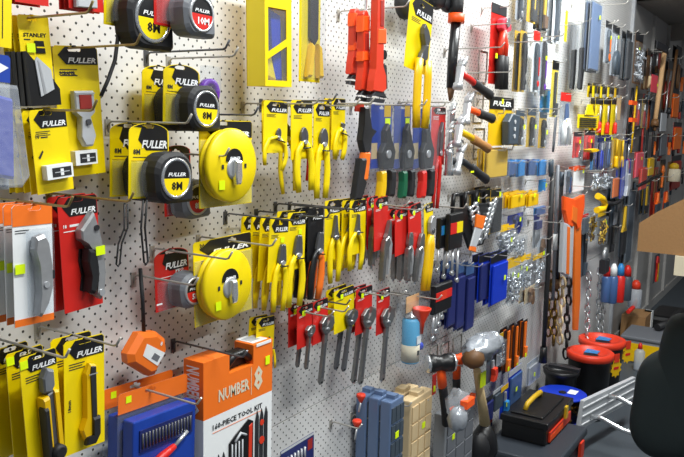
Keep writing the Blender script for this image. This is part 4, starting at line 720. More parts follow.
# ---- blister cards, top of the right bays: (name, label, category, x0, x1, y0, y1, o, body, hdr, kind, c1, c2, n, group, sticker)
T_ = [
 ('tool_pack', 'dark clear packed tool at top edge, right of red bolt cutter card', 'packed tool', 517, 526, -20, 20, .08, 'lgrey', None, 'tool', 'slate', 'steel', 1, None, None),
 ('tool_pack', 'yellow card with small black tool at the top edge', 'packed tool', 529, 540, -25, 22, .07, 'yellow2', None, 'blade', 'dark', 'dark', 1, None, None),
 ('saw_pack', 'black and gold pack reaching above the frame, beside the silver packs', 'packed saw', 542, 552, -30, 30, .08, 'dark', 'gold', 'blade', 'gold', 'brown', 2, 'black and gold packs', None),
 ('tool_pack', 'silver and white wrapped tool right of the black and gold pack', 'packed tool', 555, 564, -20, 43, .06, 'white', None, 'tool', 'slate', 'chrome', 2, 'silver wrapped tools', None),
 ('scraper_card', 'narrow plain yellow strip card beside the silver wrapped tools', 'carded tool', 566, 569, 10, 42, .04, 'yellow', None, None, 'dark', 'steel', 1, None, None),
 ('pliers_pack', 'black handled pliers on gold card, upper row below bare hooks', 'packed pliers', 521, 529, 30, 92, .08, 'gold', None, 'tool', 'rubber', 'dark', 2, 'black pliers on gold cards', None),
 ('knife_pack', 'red and yellow carded tool with patterned case beneath, upper row', 'packed tool', 534, 542, 30, 92, .09, 'white', 'red', 'tool', 'slate', 'red', 1, None, (.5, .1)),
 ('pliers_pack', 'black coiled tool on a clear card right of the red carded tool', 'packed pliers', 541, 549, 38, 96, .06, 'lgrey', None, 'tool', 'dark', 'purple', 1, None, (.3, .3)),
 ('saw_blade_card', 'tall bright yellow card with a black blade window', 'carded saw blade', 553, 561, 60, 117, .09, 'yellow', 'black', 'blade', 'dark', 'dark', 1, None, None),
 ('saw_blade_card', 'bright blue card behind the tall yellow blade card', 'carded saw blade', 541, 553, 88, 112, .05, 'sky', None, None, 'dark', 'dark', 1, None, (.6, .2)),
 ('knife_card', 'yellow card with a broad black tool and large black header', 'carded knife', 490, 514, 96, 146, .1, 'yellow2', 'black', None, 'slate', 'steel', 1, None, (.3, .04)),
 ('knife_card', 'yellow backed card with ribbed yellow tool below the large black header card', 'carded knife', 484, 507, 149, 179, .09, 'yellow2', None, 'case', 'gold', 'yellow', 2, 'ribbed yellow tools', None),
 ('glass_cutter_card', 'dark curved tool on a gold card, left of three alike', 'carded tool', 516, 527, 110, 146, .09, 'gold', 'slate', 'tool', 'rubber', 'steel', 1, 'three dark tools on gold cards', (.5, .4)),
 ('glass_cutter_card', 'dark curved tool on a gold card, middle of three alike', 'carded tool', 528, 538, 109, 147, .09, 'gold', 'slate', 'tool', 'rubber', 'chrome', 1, 'three dark tools on gold cards', (.5, .4)),
 ('glass_cutter_card', 'dark curved tool on a gold card, right of three alike', 'carded tool', 540, 549, 112, 148, .09, 'gold', 'slate', 'tool', 'rubber', 'steel', 1, 'three dark tools on gold cards', (.5, .5)),
 ('blue_tip_pack', 'small blue and clear pack, leftmost of the row of four', 'small pack', 506, 514, 161, 176, .09, 'sky', None, 'case', 'bluecase', 'steel', 3, 'leftmost blue packs of four', None),
 ('blue_tip_pack', 'small blue and clear pack, second of the row of four', 'small pack', 517, 525, 160, 177, .09, 'sky', None, 'case', 'sky', 'steel', 3, 'second blue packs of four', None),
 ('blue_tip_pack', 'small dark blue pack, third of the row of four', 'small pack', 527, 536, 160, 176, .09, 'navy', None, 'case', 'bluecase', 'steel', 3, 'third blue packs of four', None),
 ('blue_tip_pack', 'small blue and clear pack, rightmost of the row of four', 'small pack', 538, 547, 160, 176, .09, 'sky', None, 'case', 'sky', 'steel', 3, 'rightmost blue packs of four', None),
 ('blade_pack', 'small yellow pack, left of the two under the blue packs', 'small pack', 509, 524, 193, 209, .09, 'yellow2', 'gold', 'case', 'yellow2', 'steel', 2, 'left small yellow packs', (.5, .1)),
 ('blade_pack', 'small yellow pack, right of the two under the blue packs', 'small pack', 527, 540, 192, 207, .09, 'yellow2', 'gold', 'case', 'yellow2', 'steel', 2, 'right small yellow packs', (.3, .1)),
 ('bit_card', 'sky blue card with yellow sticker above the second blue card', 'small pack', 539, 548, 180, 192, .08, 'sky', None, None, 'dark', 'steel', 1, None, (.4, .3)),
 ('bit_card', 'sky blue card hanging just below another sky blue card', 'small pack', 534, 547, 208, 216, .07, 'sky', None, 'case', 'bluecase', 'steel', 1, None, None),
 ('knife_card', 'gold strip card with black header above the black wrench rail', 'carded knife', 470, 478, 196, 206, .1, 'yellow2', 'black', None, 'dark', 'steel', 1, None, (.3, .1)),
 ('file_card', 'tall gold card with slim black tool, right of the wrench rail', 'carded file', 480, 490, 188, 240, .05, 'gold', 'black', 'knife', 'slate', 'dark', 2, 'gold file cards', (.3, .02)),
 ('torch_card', 'black tool with bright dots on a gold card beside the gold file cards', 'carded tool', 491, 501, 190, 234, .1, 'gold', 'black', 'case', 'black', 'chrome', 2, 'dotted black tools', (.4, .05)),
 ('clamp_pack', 'small royal blue clip hanging above the bags of steel parts', 'small pack', 508, 523, 216, 231, .07, 'royal', None, 'tool', 'navy', 'navy', 1, None, (.5, .2)),
 ('fastener_bag', 'bag of silver parts with a yellow header, upper left of the bags', 'bagged parts', 500, 514, 228, 256, .1, None, 'yellow2', 'bag', 'foil', 'foil', 2, 'upper left parts bags', (.5, .4)),
 ('fastener_bag', 'bag of silver parts with small yellow tag, upper right of the bags', 'bagged parts', 514, 526, 232, 258, .08, None, 'clear', 'bag', 'foil', 'foil', 1, None, None),
 ('fastener_bag', 'bag of silver parts, lower left, with a gold header', 'bagged parts', 508, 520, 262, 306, .1, None, 'gold', 'bag', 'foil', 'foil', 2, 'lower left parts bags', (.5, .3)),
 ('fastener_bag', 'bag of silver parts, lower middle, with a wide yellow header', 'bagged parts', 521, 533, 257, 290, .1, None, 'yellow2', 'bag', 'foil', 'foil', 2, 'lower middle parts bags', (.2, .3)),
 ('fastener_bag', 'bag of silver parts with yellow header, rightmost of the lower bags', 'bagged parts', 533, 545, 256, 286, .07, None, 'gold', 'bag', 'foil', 'foil', 1, None, None),
 ('hinge_pack', 'small brown and tan pack below the parts bags', 'small pack', 525, 538, 289, 304, .08, 'tan', None, 'tool', 'brown', 'brown', 2, 'brown packs below the bags', None),
 ('tap_pack', 'clear pack with a steel fitting right of the brown packs', 'small pack', 538, 548, 238, 272, .05, 'lgrey', None, 'tool', 'brown', 'chrome', 1, None, (.3, .4)),
 ('bit_card', 'small dark blue bits on a clear card near the dark poles', 'small pack', 534, 541, 215, 248, .08, 'lgrey', 'navy', 'rods', 'navy', 'steel', 1, None, None),
 ('allen_key_pack', 'long navy pack hanging leftmost under the wrench rail', 'key set', 447, 455, 262, 328, .1, 'navy', 'bluecase', 'case', 'navy', 'steel', 2, 'leftmost long navy packs', None),
 ('allen_key_pack', 'long navy pack in the middle of three under the wrench rail', 'key set', 456, 464, 264, 330, .1, 'navy', 'bluecase', 'case', 'navy', 'steel', 2, 'middle long navy packs', None),
 ('allen_key_pack', 'long navy pack hanging rightmost under the wrench rail', 'key set', 466, 474, 265, 331, .1, 'navy', 'bluecase', 'case', 'navy', 'steel', 2, 'rightmost long navy packs', None),
 ('screwdriver_pack', 'dark blue pack with black header left of the bright royal blue pack', 'screwdriver set', 479, 489, 256, 302, .1, 'royal', 'black', 'case', 'navy', 'steel', 2, 'dark blue packs with black headers', (.7, .35)),
 ('screwdriver_pack', 'bright royal blue pack with black header and yellow sticker', 'screwdriver set', 491, 507, 256, 306, .12, 'royal', 'black', 'case', 'royal', 'steel', 2, 'royal blue packs', (.6, .45)),
]
for (nm, lb, ct, x0, x1, y0, y1, o, bd, hd, kd, c1, c2, n, g, st) in T_:
    pk(nm, lb, ct, x0, x1, y0, y1, o, bd, hd, kd, c1, c2, n, .024, g, st, cover='clear' if kd and kd != 'bag' and nm not in ('allen_key_pack', 'screwdriver_pack', 'blade_pack') else None, title='FULLER' if (x0, y0) == (490, 96) else None, hp=.25 if (x0, y0) == (490, 96) else .16)
M, w, h = pframe(490, 514, 96, 146, .1)
a = M.translation; t = thing('knife_pack', 'broad black tool standing in front of the large black header card', 'knife', a + Vector((0, -.006, 0)))
MB().rpoly([(w * .5, -h * .98), (w * .9, -h * .98), (w * .95, -h * .36), (w * .6, -h * .33), (w * .45, -h * .5)], -.03, 0, 'slate', .004).build('case', t); m = MB()
for k in range(3): m.disc((w * .7, -h * (.5 + .15 * k)), .008, -.033, -.03, 'lgrey', 10)
m.build('window_row', t)

# ---- black wrench rail with combination spanners
o1 = .11; a = P(450, 209, o1); W = P(489, 214, o1).x - a.x; Hh = a.z - P(450, 254, o1).z
t = thing('spanner_set_rack', 'black plastic rail holding a fan of chrome spanners, with two carry loops', 'spanner set', a)
MB().rpoly([(0, 0), (W, 0), (W * .95, -Hh * .55), (W * .8, -Hh), (W * .45, -Hh), (W * .3, -Hh * .6), (0, -Hh * .3)], -.012, 0, 'black', .003).build('rail', t)
for k, x in enumerate((.02, .3, .58)): MB().tube([(W * x, -.005, 0), (W * (x + .02), -.005, .045), (W * (x + .2), -.005, .045), (W * (x + .22), -.005, 0)], .008, 'black', 8).build('carry_loop', t)
for side in (0, 1):
    for k in range(8):
        z = -Hh * (.06 + .115 * k); x = W * (.36 + .03 * k) if side == 0 else W * (.9 - .035 * k)
        MB().tube([(x, -.018, z), (x + W * .14, -.018, z + .012)], .005, 'chrome', 6).disc((x, z), .0095, -.024, -.012, 'chrome', 10).disc((x + W * .14, z + .012), .01, -.024, -.012, 'chrome', 10).build('spanner', t)
t = thing('spirit_level_card', 'orange and grey strip tool hanging in front of the black spanner rail', 'strip tool', P(478, 214, .15)); f = lambda x, y: ((P(x, y, .15) - P(478, 214, .15)).x, (P(x, y, .15) - P(478, 214, .15)).z)
MB().rpoly([f(475, 214), f(484, 216), f(481, 229), f(474, 227)], -.008, 0, 'orange', .002).build('end_cover', t); MB().rpoly([f(468, 250), f(474, 252), f(474.5, 247), f(469, 246)], -.008, 0, 'orange', .002).build('end_cover', t); MB().rpoly([f(474, 227), f(481, 229), f(474.5, 247), f(469, 246)], -.007, -.001, 'lgrey', .002).build('scale', t); MB().box(f(476, 0)[0], f(479, 0)[0], -.01, -.008, f(0, 224)[1], f(0, 220)[1], 'sticker').build('price_sticker', t)
def keyset(label, x0, x1, y0, yb, y1, o, lab, n, grp=None):
    M, w, h = pframe(x0, x1, y0, y1, o); t = thing('socket_key_set', label, 'spanner set', M, grp); hb = h * (yb - y0) / (y1 - y0)
    MB().rpoly([(0, -hb), (w, -hb), (w * 1.02, 0), (0, 0)], -.02, 0, 'black', .004).build('holder', t)
    m = MB()
    for k, c in enumerate(lab): m.box(w * (.04 + .92 * k / len(lab)), w * (.04 + .92 * (k + 1) / len(lab)), -.0215, -.02, -hb * .55, -hb * .25, c)
    m.build('label', t)
    for k in range(n):
        x = w * (.1 + .8 * k / max(1, n - 1)); zb = -h + (.02 * k if n > 4 else .03 * (n - 1 - k)); MB().tube([(x, -.01, -hb), (x, -.01, zb)], .0048, 'steel', 8).disc((x, zb), .009, -.015, -.005, 'chrome', 10).build('key', t)
keyset('narrow black holder with blue, green and yellow label and long steel shafts', 436, 444, 218, 248, 278, .1, ('sky', 'green', 'yellow'), 2)
keyset('black holder with red and yellow label and three long steel shafts', 445, 458, 214, 250, 283, .12, ('red', 'yellow'), 3)
keyset('black holder with red label and six steel hooked rods, right of the red funnel', 430, 447, 286, 314, 338, .11, ('red', 'redorange', 'red'), 6)
# ---- spray can and red funnel
o1 = .1; a = P(410, 362, o1); b = P(410, 318, o1); hh_ = (b - a).z; R = .0285; t = thing('spray_can', 'blue and cream spray can in a clear bag below the red locking pliers', 'spray can', a)
MB().lathe((0, 0, 0), (0, 0, 1), [(R * .9, 0), (R, .004), (R, hh_ * .93), (R * .8, hh_)], 'skyblue', 24).build('body', t); MB().lathe((0, 0, .002), (0, 0, 1), [(R * 1.01, .004), (R * 1.01, hh_ * .4)], 'cream', 24).build('lower_label', t)
MB().lathe((0, 0, hh_), (0, 0, 1), [(R * .85, 0), (R * .75, .008), (R * .3, .014), (R * .25, .022)], 'chrome', 20).build('dome', t); MB().box(-R * .5, R * .4, -R * 1.05, -R * .98, hh_ * .45, hh_ * .62, 'white').box(-R * .3, R * .1, -R * 1.05, -R * .98, hh_ * .2, hh_ * .3, 'black').build('print', t)
MB().ell((R * 1.6, -.01, hh_ * .3), (.012, .012, .014), 'royal', 10).build('nozzle_cap', t)
MB().rpoly([(-.04, -.01), (.045, -.01), (.045, hh_ + .05), (-.04, hh_ + .05)], -.034, .034, 'clear', .006).build('bag', t); MB().box(-.04, .045, -.001, .001, hh_ + .02, hh_ + .07, 'kraft').build('header', t); hook((590, 186), 'wire hook on which the yellow nozzle hangs', L=.2); hook((612, 23), 'wire hook of the shiny trowels near the wall seam', L=.12); hook((437, 298), 'wire hook carrying the bagged spray can', L=.17)
a = P(422, 310, .13); t = thing('funnel', 'red plastic funnel hanging beside the blue spray can', 'funnel', a); MB().lathe((0, 0, 0), (0, 0, 1), [(.006, -.075), (.01, -.04), (.028, .0), (.029, .006), (.026, .006), (.012, -.03)], 'redorange', 20).build('cone', t)
# ---- club hammers
def club(label, name, top, bot, o, hm, face, neck, grip, hl, hr):
    a = P(*top, o); b = P(*bot, o) - a; t = thing(name, label, 'hammer', a); ax = Vector((.75, -.66, 0)).normalized()
    MB().lathe(-ax * hl * .5, ax, [(hr * .75, 0), (hr, hl * .08), (hr, hl * .3), (hr * .82, hl * .42), (hr * .82, hl * .58), (hr, hl * .7), (hr, hl * .92), (hr * .75, hl)], hm, 10).build('head', t)
    MB().lathe(ax * hl * .42, ax, [(hr * 1.03, 0), (hr * 1.0, hl * .07), (hr * .72, hl * .1)], face, 10).lathe(-ax * hl * .5, ax, [(hr * .72, -.002), (hr * 1.03, hl * .03), (hr * 1.03, hl * .1)], face, 10).build('striking_face', t)
    MB().tube([(0, 0, 0), b * .15, b * .36], [.013, .02, .02], neck, 12, .7).build('neck', t); MB().tube([b * .34, b * .4, b * .7, b * .97, b], [.015, .018, .017, .02, .014], grip, 12, .8).build('grip', t); return t
club('club hammer with black and steel head and long black handle', 'club_hammer', (440, 363), (447, 425), .14, 'black', 'chrome', 'hivis', 'rubber', .1, .03)
club('bright orange headed mallet hanging just behind the club hammer', 'rubber_mallet', (457, 359), (456, 411), .05, 'hivis', 'hivis', 'hivis', 'dark', .075, .022)
a = P(434, 380, .1); t = thing('hammer_label', 'red tag with yellow sticker hanging left of the club hammer handle', 'tag', a); MB().box(-.014, .014, -.002, 0, -.05, .02, 'red').box(-.008, .008, -.003, -.002, -.04, -.02, 'sticker').build('card', t)
# ---- foil wrapped mallet, wood brush
a = P(482, 347, .15); t = thing('wrapped_mallet', 'mallet wrapped in crinkled silver plastic, above the wooden handle', 'mallet', a); MB().ell((0, 0, 0), (.12, .055, .045), 'foil', 26, .3, 5).build('wrapping', t); MB().ell((-.1, -.01, -.015), (.045, .04, .035), 'brown', 12, .1, 3).build('mallet_head', t); MB().ell((.1, 0, -.01), (.05, .04, .04), 'foil', 20, .4, 8).build('wrapped_end', t)
a = P(477, 370, .14); b = P(485, 424, .14); t = thing('tile_brush', 'pale wooden handle with black bristle head hanging low, yellow tag on top', 'brush', a)
MB().tube([(0, 0, 0), (b - a) * .5, b - a], [.014, .017, .021], 'palewood', 12).build('handle', t); MB().box(-.014, .03, -.024, -.02, -.06, -.005, 'sticker').build('tag', t)
MB().lathe(b - a + Vector((0, 0, -.1)), (0, 0, 1), [(.045, -.02), (.055, 0), (.045, .06), (.02, .1)], 'black', 14).ell(b - a + Vector((-.045, 0, -.08)), (.04, .04, .06), 'rubber', 12, .1).build('bristle_head', t)
for x0, x1, y0, y1, o_, bd, hd, kd, c1, lb in ((487, 497, 358, 384, .05, 'slate', 'dark', 'knife', 'redorange', 'grey card with a small red tool beside the wooden handle'), (498, 503, 335, 366, .06, 'lgrey', 'yellow2', 'bag', 'foil', 'bag of small steel parts with yellow header left of the orange knives'),
    (484, 492, 400, 424, .08, 'navy', 'dark', 'case', 'navy', 'navy card lying low behind the wooden handle'), (493, 502, 392, 412, .07, 'slate', 'lgrey', 'case', 'slate', 'grey blister low on the board left of the yellow and blue pack'),
    (501, 508, 388, 418, .08, 'royal', 'yellow2', 'knife', 'sky', 'yellow headed card with light blue tool low on the board'), (509, 521, 372, 406, .08, 'royal', 'lgrey', 'case', 'bluecase', 'blue blister pack with clear hang tab low on the board'),
    (527, 543, 364, 386, .05, 'lgrey', 'clear', 'case', 'cbox', 'empty looking clear plastic tub hanging below the dark pole'), (486, 492, 424, 440, .04, 'navy', 'red', None, 'red', 'dark blue card with red stripe, lowest on the board')):
    pk('small_tool_pack', lb, 'small pack', x0, x1, y0, y1, o_, bd, hd, kd, c1, 'steel', 1, .02, None, (.3, .5) if x0 > 500 else None)
for k, (x0, x1, y0, y1) in enumerate(((504.5, 511, 331, 373), (514, 520, 326, 369), (522, 529, 322, 358))):
    r = pk('trimming_saw_card', 'orange strip saw in a black sleeve, %s of three stepped saws' % ('leftmost', 'middle', 'rightmost')[k], 'saw', x0, x1, y0, y1, .05, 'black', None, 'blade', 'orange', 'orange', 2, .02, 'orange strip saws, %s' % ('left', 'middle', 'right')[k], (.2, .84))
# ---- organiser cases low on the board
def organiser(label, x0, x1, y0, y1, o, th, c, inner, grp=None, n=1, d=.05, latch=None, st=None):
    M, w, h = pframe(x0, x1, y0, y1, o); t = thing('organiser_case', label, 'storage case', M, grp)
    MB().box(0, w, 0, th, -h, 0, c).build('lid_and_base', t, bevel=.004); m = MB()
    for i in range(3):
        for j in range(4): m.box(w * (.06 + .31 * i), w * (.06 + .31 * i + .26), -.004, 0, -h * (.08 + .225 * j + .19), -h * (.08 + .225 * j), inner)
    m.build('compartment_grid', t); MB().box(w * .35, w * .65, .004, th - .004, 0, .012, c).build('carry_handle', t)
    if latch: [MB().box(w * a_, w * (a_ + .25), -.008, .01, -h * .03, .01, latch).build('latch', t) for a_ in (.05, .7)]
    if st: MB().box(w * st[0], w * st[0] + .02, -.0055, -.0045, -h * st[1] - .02, -h * st[1], 'sticker').build('price_sticker', t)
    if n > 1: stack(t, n, d)
organiser('slim blue clear storage case hanging low left of the cream case', 391, 404, 403, 480, .14, .036, 'caseblue', 'slate', 'blue storage cases', 3, .042, st=(.3, .4))
organiser('cream storage case hanging right of the blue cases', 411, 432, 402, 480, .12, .04, 'tan', 'tan', None, 2, .05, st=(.5, .35))
organiser('grey clear storage case with orange latches at the bottom edge', 446, 474, 416, 490, .13, .045, 'smoke', 'grey', None, 1, latch='hivis', st=(.2, .3))
a = P(458, 404, .21); t = thing('cable_coil', 'clear plastic bundle with orange end on top of the latched case', 'bundle', a); MB().ell((0, 0, 0), (.04, .04, .05), 'clearbag', 14, .3).ell((-.04, -.02, -.03), (.04, .03, .04), 'foil', 12, .3, 3).build('wrapping', t); MB().box(-.03, .03, -.045, -.02, .0, .025, 'hivis').build('end_piece', t)
M, w, h = frame((281, 452), (314, 430), (281, 470), .1); t = thing('bit_set_pack', 'navy blister pack cut by the bottom edge, right of the tool kit carton', 'bit set', M)
MB().box(0, w, 0, .002, -h * 3, 0, 'navy').build('backing_card', t); MB().rect(0, w, -.006, 0, 'lgrey').build('edge_strip', t); MB().rect(w * .8, w * .95, -.04, -.012, 'dred').build('print', t)
m = MB(); [m.tube([(w * (.15 + .1 * k), -.006, -.02), (w * (.15 + .1 * k), -.006, -.06)], .003, 'steel', 6) for k in range(6)]; m.build('bit_row', t)
# ---- red tipped screwdrivers
for (x, y, yb, lb) in ((361, 396, 412, 'screwdriver with red cap hanging high beside the low bare hooks'), (357, 422, 440, 'screwdriver with red cap hanging lowest under a bare hook')):
    a = P(x, y, .06); t = thing('screwdriver', lb, 'screwdriver', a); MB().lathe((0, 0, 0), (0, 0, -1), [(.013, -.006), (.014, 0), (.008, .012), (.004, .02)], 'redorange', 12).build('cap', t); MB().tube([(0, 0, -.015), (P(x - 2, yb, .06) - a)], .003, 'steel', 6).build('shaft', t)

